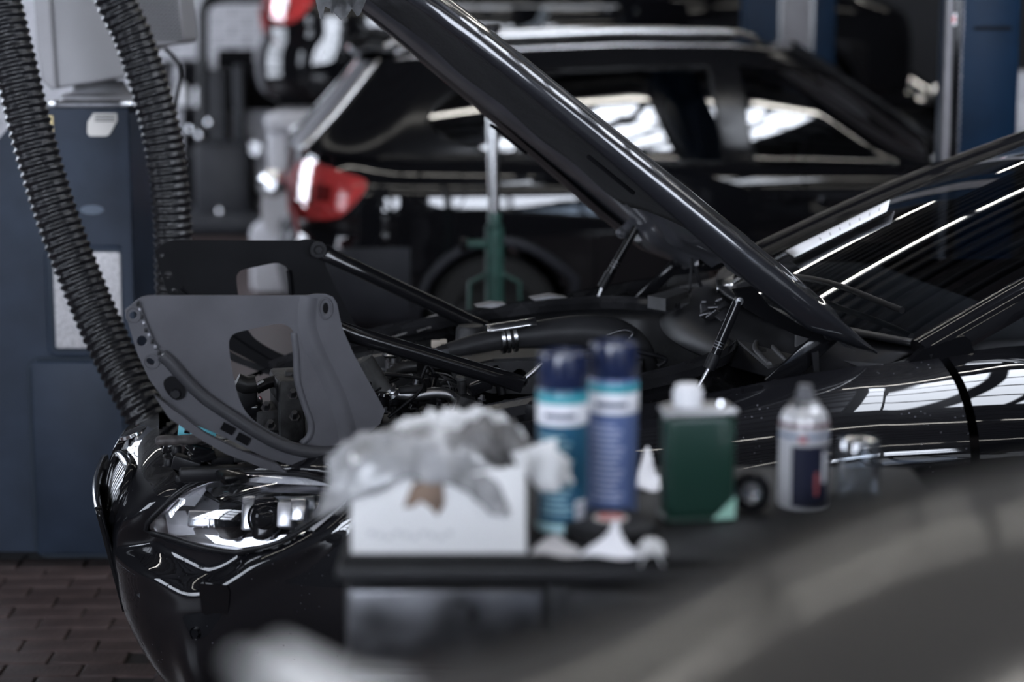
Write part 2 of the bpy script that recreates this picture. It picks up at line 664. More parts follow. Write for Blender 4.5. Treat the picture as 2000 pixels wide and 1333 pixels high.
# skylight over the repair bay
M_SKYL = emit_mat('skylight_pane', (0.83, 0.89, 1.0), WINDOW_POWER * .62)
sk = empty('window_1', (2.35, 4.4, 4.4), 'skylight with rows of panes in the ceiling above the repair bay', 'window', kind='structure')
kx0, kx1, ky0, ky1, kn, km = 1.25, 3.45, 3.05, 5.75, 6, 4
for i in range(kn + 1):
    box('glazing_bar', (lerp(kx0, kx1, i / kn), (ky0 + ky1) / 2, 4.40), (.06 if i % 2 else .12, ky1 - ky0, .06), M_GATE, sk)
for j in range(km + 1):
    box('cross_bar', ((kx0 + kx1) / 2, lerp(ky0, ky1, j / km), 4.40), (kx1 - kx0, .07, .05), M_GATE, sk)
o = box('pane', (0, 0, 0), ((kx1 - kx0) / kn - .05, (ky1 - ky0) / km - .06, .012), M_SKYL)
pmesh = o.data
bpy.data.objects.remove(o)
for i in range(kn):
    for j in range(km):
        o = bpy.data.objects.new('pane', pmesh)
        link(o, sk)
        o.location = (lerp(kx0, kx1, (i + .5) / kn), lerp(ky0, ky1, (j + .5) / km), 4.405)
# fluorescent tubes under the ceiling
M_TUBE = emit_mat('tube_glow', (1.0, 0.965, 0.9), TUBE_POWER)
M_LAMP = mat('lamp_housing', (0.5, 0.5, 0.5), 0.4)
def make_lamp():
    r = empty('ceiling_light', (0, 0, 0), 'long fluorescent tube lamp hung under the ribbed ceiling', 'ceiling light', 'fluorescent tube lamps in rows')
    box('housing', (0, 0, 0.03), (1.56, 0.09, 0.05), M_LAMP, r, bevel=.006)
    tube('tube', [(-.74, 0, -.025), (.74, 0, -.025)], 0.019, M_TUBE, r, n=10)
    for s in (-1, 1):
        box('end_cap', (s * .755, 0, -.015), (.03, .05, .06), M_LAMP, r, bevel=.004)
    return r

def copy_tree(o, parent=None):
    c = o.copy()
    COL.objects.link(c)
    if parent is not None:
        c.parent = parent
        c.matrix_parent_inverse = o.matrix_parent_inverse.copy()
    for ch in list(o.children):
        copy_tree(ch, c)
    return c

lamp = make_lamp()
first = True
for y in (-2.6, 1.7, 6.0, 10.3, 14.6):
    for i in range(7):
        x = -4.6 + i * 1.6
        o = lamp if first else copy_tree(lamp)
        first = False
        o.location = (x, y, RZ - 0.32)
# ------------------------------------------------------------------ the black car under repair
nc = empty('black_sedan', car(-0.9, 0, 0), 'black car under repair with its hood propped open and headlight facing left', 'car')

PLAN = catmull([(1.490, 0, 0), (1.487, .14, 0), (1.468, .28, 0), (1.408, .42, 0), (1.28, .565, 0), (1.075, .695, 0), (.84, .79, 0), (.55, .855, 0),
                (.2, .885, 0), (-.2, .90, 0), (-.8, .91, 0), (-1.6, .91, 0), (-2.4, .88, 0), (-2.9, .80, 0), (-3.2, .62, 0), (-3.32, .3, 0), (-3.35, 0, 0)], 24)
_s = [0.0]
for i in range(1, len(PLAN)):
    _s.append(_s[-1] + (PLAN[i] - PLAN[i - 1]).length)

def plan(s):
    s = max(0, min(_s[-1], s))
    lo, hi = 0, len(_s) - 1
    while hi - lo > 1:
        m = (lo + hi) // 2
        if _s[m] <= s: lo = m
        else: hi = m
    t = (s - _s[lo]) / (_s[hi] - _s[lo])
    p = PLAN[lo].lerp(PLAN[hi], t)
    d = (PLAN[hi] - PLAN[lo]).normalized()
    n = Vector((d.y * -1, d.x, 0))
    if n.dot(Vector((0.6, 0.8, 0))) < 0 and p.x > -1: n = -n
    if p.x <= -1 and n.dot(p - Vector((-1, 0, 0))) < 0: n = -n
    return p, n

def s_at_u(u):
    for i in range(len(PLAN)):
        if PLAN[i].x <= u:
            return _s[i]
    return _s[-1]

PROFS = [  # arc length, [(w, offset)] from sill to top edge
    (0.0, [(.20, -.30), (.27, -.17), (.34, -.08), (.42, -.02), (.51, .008), (.61, .012), (.69, -.004), (.745, -.038), (.785, -.10)]),
    (s_at_u(1.415), [(.18, -.24), (.235, -.12), (.30, -.045), (.385, -.005), (.475, .012), (.56, .010), (.64, .0), (.70, -.038), (.73, -.09)]),
    (s_at_u(1.06), [(.16, -.17), (.21, -.07), (.29, -.015), (.39, .005), (.50, .008), (.60, .0), (.70, -.018), (.78, -.065), (.825, -.145)]),
    (s_at_u(.55), [(.18, -.12), (.23, -.04), (.31, -.005), (.42, .0), (.56, .0), (.70, -.003), (.80, -.02), (.88, -.075), (.915, -.165)]),
    (s_at_u(.05), [(.18, -.12), (.23, -.04), (.31, -.005), (.44, .0), (.60, .003), (.76, .0), (.87, -.018), (.945, -.085), (.98, -.19)]),
    (s_at_u(-.25), [(.18, -.12), (.23, -.04), (.31, -.005), (.44, -.004), (.60, .0), (.77, .0), (.88, -.016), (.96, -.09), (1.01, -.20)]),
    (s_at_u(-1.2), [(.18, -.12), (.23, -.04), (.31, -.01), (.44, -.012), (.60, -.006), (.77, .0), (.88, -.016), (.95, -.07), (.99, -.14)]),
    (s_at_u(-2.6), [(.18, -.12), (.23, -.04), (.31, -.01), (.44, -.006), (.60, .0), (.77, .0), (.90, -.02), (.97, -.08), (1.02, -.18)]),
    (_s[-1], [(.2, -.14), (.26, -.06), (.34, -.01), (.48, .0), (.62, -.01), (.80, -.03), (.92, -.05), (.98, -.10), (1.02, -.30)]),
]
_pk = [p[0] for p in PROFS]

def prof_at(s, t):
    """t in 0..1 along the vertical profile"""
    k = 8
    f = t * k
    def at(pr):
        i = min(int(f), k - 1)
        x = f - i
        p0, p1, p2, p3 = pr[max(i - 1, 0)], pr[i], pr[i + 1], pr[min(i + 2, k)]
        o = []
        for a, b, c, d in zip(p0, p1, p2, p3):
            o.append(.5 * (2 * b + (c - a) * x + (2 * a - 5 * b + 4 * c - d) * x * x + (3 * b - a - 3 * c + d) * x ** 3))
        return o
    s = max(0, min(s, _pk[-1]))
    for i in range(len(_pk) - 1):
        if s <= _pk[i + 1]:
            q = (s - _pk[i]) / (_pk[i + 1] - _pk[i])
            q = q * q * (3 - 2 * q) * .5 + q * .5
            a, b = at(PROFS[i][1]), at(PROFS[i + 1][1])
            return lerp(a[0], b[0], q), lerp(a[1], b[1], q)
    a = at(PROFS[-1][1])
    return a[0], a[1]

S_CORNER = None
def body_uvw(s, t, extra=0.0):
    p, n = plan(s)
    w, o = prof_at(s, t)
    if S_CORNER and t < .62:
        # crisper corner of the lower bumper
        o += .030 * math.exp(-((s - S_CORNER) / .075) ** 2) * (1 - sstep(.36, .60, t)) * sstep(.02, .2, t)
    return p.x + n.x * (o + extra), p.y + n.y * (o + extra), w

# outlines in the photograph, laid onto the curved body
HL = smooth2([(289, 1030), (318, 993), (368, 957), (440, 932), (520, 922), (600, 924), (655, 940), (683, 966), (664, 992), (610, 1032), (550, 1066),
              (490, 1079), (425, 1074), (350, 1054)], 6)
POCKET = smooth2([(345, 948), (290, 985), (240, 1030), (222, 1070), (245, 1100), (310, 1135), (370, 1162), (430, 1150), (500, 1108), (560, 1082),
                  (640, 1035), (690, 985), (700, 955), (660, 920), (560, 905), (430, 915)], 4)

_best = min(((abs(px_of(car(*body_uvw(k * .005, .33)))[0] - 408), k * .005) for k in range(20, 240)))
S_CORNER = _best[1]
SN, TN = 230, 96
S_FEND = s_at_u(-0.10)

def disp(px, py):
    if px < 180 or px > 760 or py < 850 or py > 1240:
        return 0.0
    d = dist_poly(px, py, POCKET)
    if not in_poly(px, py, POCKET):
        # raised lip just outside the pocket
        return 0.006 * (1 - sstep(0, 40, d))
    return 0.006 - 0.045 * sstep(0, 42, d)

FEND = []
for i in range(SN + 1):
    s = S_FEND * i / SN
    row = []
    for j in range(TN + 1):
        t = j / TN
        q = body_uvw(s, t)
        P = car(*q)
        x, y = px_of(P)
        e = disp(x, y)
        if e:
            q = body_uvw(s, t, e)
        row.append(q)
    FEND.append(row)

FW_POS = [[car(*q) for q in row] for row in FEND]
FW_PX = [[px_of(p) for p in row] for row in FW_POS]

def arch(u, w):
    return (u - 0.62) ** 2 + (w - 0.33) ** 2 < 0.365 ** 2 or (u + 2.28) ** 2 + (w - 0.33) ** 2 < 0.365 ** 2

S_BUMP = s_at_u(0.98)
ib = int(SN * S_BUMP / S_FEND)
HLs = [(x, y) for x, y in HL]
def cut_l(i0):
    def f(i, j, c):
        u, v, w = tocar(c)
        if arch(u, w): return True
        x, y = px_of(c)
        if 270 < x < 700 and 900 < y < 1100 and u > .85 and in_poly(x, y, HLs): return True
        # kidney openings
        return kid_in(v, w, 0.0) and u > 1.3
    return f

KID = smooth2([(.035, .712), (.14, .722), (.225, .712), (.252, .67), (.24, .63), (.205, .60), (.12, .588), (.05, .592), (.03, .65)], 5)
def kid_in(v, w, grow):
    v = abs(v)
    return .02 < v < .29 and .55 < w < .74 and in_poly(v, w, KID)

def mirror(rows):
    return [[(u, -v, w) for (u, v, w) in row] for row in rows]
def world_rows(rows):
    return [[car(*q) for q in row] for row in rows]
def cut_r(i, j, c):
    u, v, w = tocar(c)
    if arch(u, w): return True
    x, y = px_of(car(u, -v, w))
    if 270 < x < 700 and 900 < y < 1100 and u > .9 and in_poly(x, y, HLs): return True
    return kid_in(v, w, 0) and u > 1.3

# bumper (both halves joined at the middle) and the two fenders
bump = world_rows(list(reversed(mirror(FEND[1:ib + 1]))) + FEND[:ib + 1])
nb = ib
def cut_b(i, j, c):
    u, v, w = tocar(c)
    return (cut_l(0) if v >= 0 else cut_r)(i, j, c)
bumper = grid('front_bumper', bump, M_PAINT, nc, cut=cut_b)
fender_l = grid('front_fender', [[p for p in r] for r in FW_POS[ib:]], M_PAINT, nc, cut=cut_l(ib))
fender_r = grid('front_fender', world_rows(mirror(FEND[ib:])), M_PAINT, nc, cut=cut_r)

def side_panel(name, u0, u1, n, t0=0.0, t1=1.0, nt=40):
    s0, s1 = s_at_u(u0), s_at_u(u1)
    rows = [[body_uvw(lerp(s0, s1, i / n), lerp(t0, t1, j / nt)) for j in range(nt + 1)] for i in range(n + 1)]
    for rr in (rows, mirror(rows)):
        grid(name, world_rows(rr), M_PAINT2, nc, cut=lambda i, j, c: arch(*[tocar(c)[k] for k in (0, 2)]))
side_panel('door_skin', -0.105, -1.15, 40)
side_panel('door_skin', -1.158, -1.98, 24)
s0 = s_at_u(-1.988)
rows = [[body_uvw(lerp(s0, _s[-1], i / 50), j / 40) for j in range(41)] for i in range(51)]
rear = world_rows(rows[:-1] + list(reversed(mirror(rows))))
grid('rear_quarter', rear, M_PAINT2, nc, cut=lambda i, j, c: arch(*[tocar(c)[k] for k in (0, 2)]))

def find_surf(px, py, extra=0.0):
    """point on the near-left front surface seen at a pixel"""
    best, bi = 1e18, (0, 0)
    for i in range(0, ib + 46):
        r = FW_PX[i]
        for j in range(10, TN + 1):
            dx, dy = r[j][0] - px, r[j][1] - py
            d = dx * dx + dy * dy
            if d < best:
                best, bi = d, (i, j)
    i, j = bi
    i = max(1, min(i, SN - 1)); j = max(1, min(j, TN - 1))
    p = FW_POS[i][j]
    n = (FW_POS[i + 1][j] - FW_POS[i - 1][j]).cross(FW_POS[i][j + 1] - FW_POS[i][j - 1]).normalized()
    if n.dot(CP - p) < 0: n = -n
    q = on_plane(px, py, p, n)
    return q + n * extra, n

# headlight -------------------------------------------------------------
M_LENS = glass_mat('headlight_lens', (0.95, 0.955, 0.97), 0.02, 0.005, rmax=.22)
M_REFL = mat('headlight_reflector', (0.62, 0.63, 0.66), 0.22, metal=1.0, noise=0.15, nscale=60)
M_HLIN = mat('headlight_bezel', (0.5, 0.5, 0.52), 0.35, metal=0.75)
M_SILV = mat('headlight_silver', (0.75, 0.75, 0.78), 0.35, metal=0.6)
hl_outline = HL[::2]
hcx = sum(p[0] for p in hl_outline) / len(hl_outline)
hcy = sum(p[1] for p in hl_outline) / len(hl_outline)
_base = [find_surf(*p) for p in hl_outline]
hl_c, hl_n = find_surf(hcx, hcy)
hd = (hl_n * .35 + (CP - hl_c).normalized() * .65).normalized()   # axis of the lamp bowl
def hl_rings(ks, off, useouter=True):
    V, Fc = [], []
    n = len(hl_outline)
    for k in ks:
        for (q, nn), (x, y) in zip(_base, hl_outline):
            p = hl_c.lerp(q, k)
            # follow the curved body between centre and rim
            b = 1 - k * k
            sq = find_surf(lerp(hcx, x, k), lerp(hcy, y, k))[0]
            V.append(sq + hd * off(k) + hl_n * 0.022 * b)
    for a in range(len(ks) - 1):
        for j in range(n):
            Fc.append((a * n + j, a * n + (j + 1) % n, (a + 1) * n + (j + 1) % n, (a + 1) * n + j))
    Fc.append(tuple((len(ks) - 1) * n + j for j in range(n)))
    return V, Fc
ks = [1.0, .93, .85, .75, .62, .48, .33, .18, .06]
hl_root = mesh_obj('headlight', *hl_rings([1.0, .98, .95, .9, .85, .8, .5, .1], lambda k: -0.012 - 0.15 * sstep(0, .30, 1 - k)), M_HLIN, nc)
hl_root['label'] = 'clear headlight with silver reflectors at the front corner'
mesh_obj('lens', *hl_rings(ks, lambda k: 0.012), M_LENS, hl_root)
V, Fc = sweep([q + nn * .008 for q, nn in _base], circ(.006, 8), closed=True)
mesh_obj('seal', V, Fc, M_BLACK, hl_root)
hl_n = hd
hu = Vector((0, 0, 1)); hx = hl_n.cross(hu).normalized() * 1.0
if hx.x < 0: hx = -hx
hu = hx.cross(hl_n).normalized()
if hu.z < 0: hu = -hu
def hp(px, py, depth):
    """point inside the lamp at a pixel, depth below the rim plane"""
    q, n = find_surf(px, py)
    x = (px - 480) / 200.0
    return on_plane(px, py, q + hd * (0.020 * max(0, 1 - x * x) - depth), hd)
def hl_box(name, px, py, w, h, d, depth, m, tilt=0.0, bev=.004):
    P = hp(px, py, depth)
    Mx = Matrix.Translation(P) @ Matrix((hx, hu, hl_n)).transposed().to_4x4() @ Matrix.Rotation(tilt, 4, 'Z')
    return box(name, None, (w, h, d), m, hl_root, bevel=bev, M=Mx)
def hl_quad(name, pts, depth, thick, m):
    P0 = hp(pts[0][0], pts[0][1], depth)
    top = [hp(x, y, depth) for x, y in pts]
    V = top + [p - hl_n * thick for p in top]
    n = len(pts)
    return mesh_obj(name, V, [tuple(range(n)), tuple(range(n, 2 * n))] + [(i, (i + 1) % n, (i + 1) % n + n, i + n) for i in range(n)], m, hl_root, sharp=30)
hl_quad('side_reflector', [(322, 1000), (362, 998), (382, 1045), (330, 1048)], .035, .01, M_SILV)
hl_quad('upper_reflector', [(330, 985), (385, 950), (405, 955), (380, 990)], .045, .008, M_SILV)
hl_quad('top_brow', [(400, 955), (520, 940), (650, 955), (655, 966), (520, 962), (420, 972)], .02, .01, M_REFL)
hl_quad('upper_brow', [(440, 940), (540, 929), (640, 940), (660, 950), (520, 944)], .012, .006, M_SILV)
hl_box('reflector_box', 402, 1016, .062, .034, .05, .05, M_REFL)
for k in range(4):
    hl_box('rib', 386 + k * 11, 1016, .002, .03, .004, .024, M_SILV, bev=0)
hl_box('projector_body', 455, 1018, .05, .075, .06, .06, M_GLOSSBLACK, bev=.01)
hl_box('projector_trim', 490, 1005, .03, .07, .05, .05, M_REFL, bev=.006)
hl_box('centre_shroud', 520, 1014, .044, .085, .06, .05, M_GLOSSBLACK, bev=.008)
hl_box('shroud_trim', 560, 1008, .03, .05, .05, .045, M_HLIN)
hl_box('outer_reflector', 585, 998, .03, .045, .04, .04, M_REFL)
hl_quad('lower_reflector', [(400, 1045), (470, 1052), (560, 1045), (540, 1062), (470, 1070), (420, 1062)], .04, .008, M_REFL)
hl_quad('lower_lip', [(330, 1052), (400, 1062), (480, 1072), (478, 1078), (400, 1072), (345, 1060)], .02, .006, M_SILV)
hl_quad('corner_light', [(600, 1030), (662, 985), (668, 990), (612, 1038)], .0, .006, M_SILV)
for (px_, py_) in ((455, 1018), (520, 1012)):
    P = hp(px_, py_, .03)
    Mz = Matrix.Translation(P) @ Matrix((hx, hu, hl_n)).transposed().to_4x4()
    lathe('projector_lens', [(.001, .026), (.012, .024), (.022, .016), (.03, 0), (.033, -.01)], M_GLOSSBLACK, hl_root, 24, Mz)
    lathe('projector_ring', [(.034, -.012), (.038, 0), (.036, .006), (.033, 0)], M_REFL, hl_root, 28, Mz)

# kidney grille -----------------------------------------------------------
def nose(v, w, e=0.0):
    """front surface at v,w"""
    lo, hi = 0.0, s_at_u(1.2)
    sgn = -1 if v < 0 else 1
    v = abs(v)
    best = None
    for k in range(160):
        s = lerp(0, .75, k / 159)
        p, n = plan(s)
        if p.y >= v: break
    t = 0.5
    a, b = 0.0, 1.0
    for k in range(24):
        m = (a + b) / 2
        if prof_at(s, m)[0] < w: a = m
        else: b = m
    q = body_uvw(s, a, e)
    return car(q[0], sgn * v, w)
for sg in (1, -1):
    ring = [nose(sg * v, w, .002) for v, w in KID]
    V, Fc = sweep(ring, [(.011, -.012), (.011, .006), (.004, .012), (-.006, .010), (-.011, -.012)], up=CF, closed=True)
    kid = mesh_obj('grille', V, Fc, M_CHROME if False else M_GLOSSBLACK, nc)
    for k in range(10):
        v = .048 + k * .0215
        ws = [w for vv, w in KID if abs(vv - v) < .02]
        ws = [x / 200 for x in range(110, 148) if in_poly(v, x / 200, KID)]
        if not ws: continue
        w0, w1 = min(ws) + .002, max(ws) - .002
        a = nose(sg * v, w0, -.012); b = nose(sg * v, (w0 + w1) / 2, -.006); c = nose(sg * v, w1, -.012)
        V, Fc = sweep(catmull([a, b, c], 5), [(.0035, -.022), (.0035, .006), (0, .010), (-.0035, .006), (-.0035, -.022)], up=CF)
        mesh_obj('slat', V, Fc, M_STEEL, kid)
    bk = [nose(sg * v, w, -.06) for v, w in KID]
    mesh_obj('grille_backing', bk, [tuple(range(len(bk)))], M_DARK, kid, smooth=False)

# number plate carrier, seen almost edge on, and lower lip
pc = [(1.50, -.26, .40), (1.515, 0, .40), (1.50, .26, .40)]
rows = []
for w in (.43, .45, .63, .65):
    rows.append([car(lerp(1.505, 1.517, 1 - (v / .26) ** 2) + .012 - (.65 - w) * .22, v, w) for v in [x * .026 - .26 for x in range(21)]])
grid('plate_carrier', rows, M_GLOSSBLACK, nc, thick=.014)
rows = [[body_uvw(s_at_u(1.1) * i / 30, t, .03 * (1 - abs(t - .1) / .1)) for t in (0, .05, .1, .15, .2)] for i in range(31)]
grid('lower_lip', world_rows(list(reversed(mirror(rows[1:]))) + rows), M_GLOSSBLACK, nc, thick=.004)
# tow-eye cover in the bumper, parking sensor, badge
P, n = find_surf(420, 1172, -.001)
tx = (n.cross(Vector((0, 0, 1)))).normalized(); tu = tx.cross(n) if tx.cross(n).z > 0 else n.cross(tx)
Mz = Matrix.Translation(P) @ Matrix((tx, tu, n)).transposed().to_4x4()
plate('tow_cover', [(-.035, .02), (-.03, .032), (.03, .03), (.035, .022), (.03, -.03), (.02, -.034), (-.028, -.03)], [], Mz, .006, M_PAINT2, nc)
P, n = find_surf(382, 1238, .001)
Mz = frame_mat(P, z=n, x=(0, 0, 1))
lathe('parking_sensor', [(.0001, .002), (.009, .002), (.0095, -.002), (.0115, -.002), (.0125, .0015), (.0125, -.004)], M_PAINT2, nc, 24, Mz)
Mz = frame_mat(nose(0.0, .755, .004), z=CF * .4 + Vector((0, 0, 1)), x=CL)
bd = lathe('badge', [(.0001, .004), (.026, .003), (.029, .004), (.034, .003), (.035, -.004)], M_CHROME, nc, 28, Mz)

# wheels --------------------------------------------------------------------
M_TYRE = mat('tyre', (0.012, 0.012, 0.012), 0.7, bump=.3, bscale=40)
M_RIM = mat('wheel_rim', (0.25, 0.25, 0.27), 0.3, metal=1.0)
def wheel(root, P, ax, r=.33, w=.22, M_RIM=M_RIM):
    Mz = frame_mat(P, z=ax, x=(0, 0, 1))
    t = lathe('tyre', [(r * .66, -w / 2), (r * .9, -w / 2), (r * .985, -w * .4), (r, -w * .3), (r, w * .3), (r * .985, w * .4), (r * .9, w / 2), (r * .66, w / 2), (r * .63, w * .4), (r * .63, -w * .4), (r * .66, -w / 2)], M_TYRE, root, 40, Mz)
    rim = lathe('rim', [(r * .65, -w * .4), (r * .65, w * .42), (r * .61, w * .44), (r * .6, w * .1), (r * .2, w * .05), (r * .18, w * .25), (.0001, w * .26)], M_RIM, root, 40, Mz)
    for k in range(5):
        a = k * 2 * math.pi / 5
        Ms = Mz @ Matrix.Rotation(a, 4, 'Z') @ Matrix.Translation((r * .4, 0, w * .26))
        box('spoke', None, (r * .46, .045, .03), M_RIM, rim, bevel=.008, M=Ms)
for u in (.62, -2.28):
    for sg in (1, -1):
        wheel(nc, car(u, sg * .78, .33), CL * sg)

# hood ------------------------------------------------------------------------
HS = .80                              # rise per metre forward of the open hood
ha = math.atan(HS)
HX = (CF * math.cos(ha) + Vector((0, 0, math.sin(ha)))).normalized()
HN = CL.cross(HX).normalized()
if HN.dot(Vector((0, 0, 1))) < 0: HN = -HN
H0 = car(0, 0, 1.0)
HLEN = 1.40
def hood_half(h):
    return interp([0, .12, .3, .6, .9, 1.1, 1.25, 1.34, 1.40], [.66, .685, .69, .67, .625, .57, .49, .38, .0], h)
def hood_pt(h, q, e=0.0):
    """h along, q in -1..1 across"""
    hw = hood_half(h)
    v = q * hw
    crown = -.035 * (abs(q) ** 2.6) + .012 * math.sin(math.pi * min(1, max(0, (abs(q) - .45) / .3))) * (1 if h < 1.2 else 0.3)
    front = -.05 * (max(0, h - 1.0) / .4) ** 2
    return H0 + HX * (h + .08 * (1 - q * q) * (1 if h < .2 else max(0, 1 - (h - .2) / .4)) ) + CL * v + HN * (crown + .035 + front + e)
hh = [0, .02, .05, .1, .15, .2, .3, .4, .5, .6, .7, .8, .9, 1.0, 1.08, 1.15, 1.2, 1.25, 1.29, 1.33, 1.36, 1.385]
qq = [-1 + 2 * i / 60 for i in range(61)]
rows = [[hood_pt(h, q) for q in qq] for h in hh]
hood = grid('hood', rows, M_METALPAINT, nc, thick=0)
# folded side flanges
for sg in (1, -1):
    fr = []
    for h in hh:
        d = interp([0, .05, .15, .30, .7, 1.385], [.003, .020, .050, .052, .036, .026], h)
        a = hood_pt(h, sg)
        fr.append([a, a + CL * sg * .006 - HN * .006, a + CL * sg * .008 - HN * d * .5, a + CL * sg * .002 - HN * d, a - CL * sg * .012 - HN * (d + .004), a - CL * sg * .045 - HN * d * .8])
    fr2 = []
    for r in fr:
        fr2.append([Vector(p) for p in catmull(r, 4)])
    grid('hood_flange', fr2, M_METALPAINT, hood)
# inner panel of the hood
M_INNER = mat('hood_inner_paint', (0.05, 0.05, 0.058), 0.32, spec=.3, coat=.4, noise=.25, nscale=12)
M_FELT = mat('insulation_felt', (0.02, 0.02, 0.022), 0.95, bump=.5, bscale=70)
def inner_off(h, q):
    e = -.022
    # raised frame along the rim, recess inside with two ribs
    rim = sstep(.70, .80, abs(q)) - sstep(.92, .99, abs(q)) * .6
    e -= .014 * rim
    e -= .020 * math.exp(-((abs(q) - .38) / .05) ** 2)
    e -= .02 * math.exp(-((h - .14) / .05) ** 2)
    return e
h2 = [.03 + i * (1.32 - .03) / 44 for i in range(45)]
rows = [[hood_pt(h, q * .985, inner_off(h, q) - .0) for q in qq] for h in h2]
grid('hood_inner_panel', rows, M_INNER, hood)
rows = [[hood_pt(lerp(.28, 1.12, i / 24), q, -.042 - .012 * math.sin(i * .9) * math.cos(q * 9) * .3) for q in [-.64 + 1.28 * k / 30 for k in range(31)]] for i in range(25)]
grid('insulation_mat', rows, M_FELT, hood, thick=.008)
for sg in (1, -1):
    # slot in the frame of the inner panel
    Mz = Matrix.Translation(hood_pt(.62, sg * .86, -.064)) @ Matrix((HX, CL, HN)).transposed().to_4x4()
    box('slot', None, (.12, .010, .008), M_DARK, hood, bevel=.003, M=Mz)
# latch strikers hanging from the leading edge
def strk(px, py, sc, rot):
    P = on_v(px, py, .12)
    Mz = Matrix.Translation(P) @ Matrix((CF * -1, Vector((0, 0, 1)), CL)).transposed().to_4x4() @ Matrix.Rotation(rot, 4, 'Z') @ Matrix.Scale(sc, 4)
    hole = [(.009 * math.cos(a) + .012, .009 * math.sin(a) + .03) for a in [k * math.pi / 5 for k in range(10)]]
    o = plate('latch_striker', [(-.03, .075), (.06, .075), (.055, .03), (.02, -.04), (.01, -.045), (-.01, -.01), (-.022, .0), (-.035, -.03), (-.042, -.028), (-.04, .03)], [hole], Mz, .006 / sc, mat('galvanised', (.10, .10, .105), .6, noise=.3, nscale=60), hood)
    return o
strk(650, 8, .8, .25); strk(668, 12, .55, -.1); strk(690, 6, .62, .05)
# ------------------------------------------------------------------ engine bay
def mesh_from(name, pts, m, parent=None):
    return mesh_obj(name, pts, [tuple(range(len(pts)))], m, parent, smooth=False)

def vplate(name, px_out, px_holes, v, thick, m, parent, mirror_v=False, v2=None):
    """sheet standing in a plane v = const, traced at pixels"""
    def loc(p):
        u, vv, w = tocar(on_v(p[0], p[1], v))
        return (-u, w)
    out = [loc(p) for p in px_out]
    holes = [[loc(p) for p in h] for h in px_holes]
    vv = (-v if mirror_v else v) if v2 is None else v2
    Mz = Matrix.Translation(car(0, vv, 0)) @ Matrix((-CF, Vector((0, 0, 1)), CL)).transposed().to_4x4()
    return plate(name, out, holes, Mz, thick, m, parent)

def mir(P):
    u, v, w = tocar(P)
    return car(u, -v, w)

def oval(cx, cy, rx, ry, rot=0, n=16):
    return [(cx + rx * math.cos(a) * math.cos(rot) - ry * math.sin(a) * math.sin(rot), cy + rx * math.cos(a) * math.sin(rot) + ry * math.sin(a) * math.cos(rot)) for a in [2 * math.pi * k / n for k in range(n)]]

# liner of the bay
def bay_rows(sg):
    # from the shut line of the fender down into the bay
    rows = []
    for i in range(60):
        s = lerp(s_at_u(1.16), s_at_u(-.02), i / 59)
        u, v, w = body_uvw(s, 1.0)
        vi = interp([-.1, .2, .5, .9, 1.2], [.60, .58, .56, .52, .46], u)
        ws = interp([-.1, .3, .6, .95, 1.2], [.92, .90, .87, .82, .74], u)
        r = [(u, v, w - .002), (u, v - .006, w - .028), (u, lerp(v, vi, .4), w - .035), (u, lerp(v, vi, .75), ws - .005), (u, vi, ws), (u, vi - .02, ws - .06), (u, vi - .03, .5), (u, vi - .03, .38)]
        rows.append([car(a, sg * b, c) for a, b, c in r])
    return rows
M_LEDGE = mat('bay_ledge_paint', (0.006, 0.006, 0.007), 0.3, spec=.15, coat=.3, noise=.4, nscale=18, rnoise=.1)
for sg in (1, -1):
    grid('inner_wing', bay_rows(sg), M_LEDGE, nc, sharp=40)
box('bay_floor', None, (1.30, 1.08, .02), M_DARK, nc, M=frame_mat(car(.66, 0, .38), x=CF))
box('firewall', None, (.03, 1.16, .52), M_BLACK, nc, M=frame_mat(car(-.05, 0, .64), x=CF), bevel=.01)
box('radiator_support', None, (.05, 1.0, .26), M_BLACK, nc, M=frame_mat(car(1.16, 0, .52), x=CF), bevel=.01)
rows = []
for i in range(25):
    q = -1 + 2 * i / 24
    v = q * .47
    rows.append([car(a - .10 * q * q, v, b) for a, b in ((1.375, .705), (1.34, .70), (1.31, .675), (1.26, .672), (1.22, .66), (1.17, .655))])
grid('slam_panel', rows, M_LEDGE, nc, thick=.006, sharp=40)
for v in (-.36, -.2, -.05, .12, .27, .38):
    Mz = frame_mat(car(1.25 - v * v * .5, v, .678), x=CF)
    lathe('push_rivet', [(.0001, .006), (.008, .005), (.011, 0), (.011, -.006)], M_BLACK, nc, 14, Mz)

# rubber weather strip round the bay
SEAL = [(.98, .50, .835), (.8, .505, .865), (.6, .50, .895), (.45, .475, .915), (.30, .40, .93), (.19, .27, .94), (.13, .1, .945), (.115, -.08, .945), (.13, -.28, .945),
        (.19, -.44, .94), (.30, -.53, .935), (.48, -.565, .92), (.70, -.565, .89), (.95, -.53, .85), (1.12, -.49, .80)]
sp = [car(*p) for p in catmull(SEAL, 8)]
V, Fc = sweep(sp, [(-.016, -.014), (-.018, .004), (-.012, .015), (-.004, .009), (.003, .009), (.010, .016), (.017, .006), (.016, -.014)], up=(0, 0, 1))
mesh_obj('bonnet_seal', V, Fc, mat('seal_rubber', (.016, .016, .018), .24, spec=.6, noise=.4, nscale=12, rnoise=.1), nc, sharp=25)
# tub wall below the strip
rows = []
for p in catmull(SEAL, 8):
    c = Vector((.62, -.02, 0))
    d = (Vector((p.x, p.y, 0)) - c)
    rows.append([car(p.x, p.y, p.z - .01), car(c.x + d.x * .975, c.y + d.y * .975, p.z - .04), car(c.x + d.x * .955, c.y + d.y * .955, p.z - .16), car(c.x + d.x * .93, c.y + d.y * .93, p.z - .30)])
M_TUB = mat('tub_wall', (0.010, 0.010, 0.011), 0.35, noise=.5, nscale=9, rnoise=.15)
grid('bay_tub_wall', rows, M_TUB, nc, thick=.004, sharp=40)
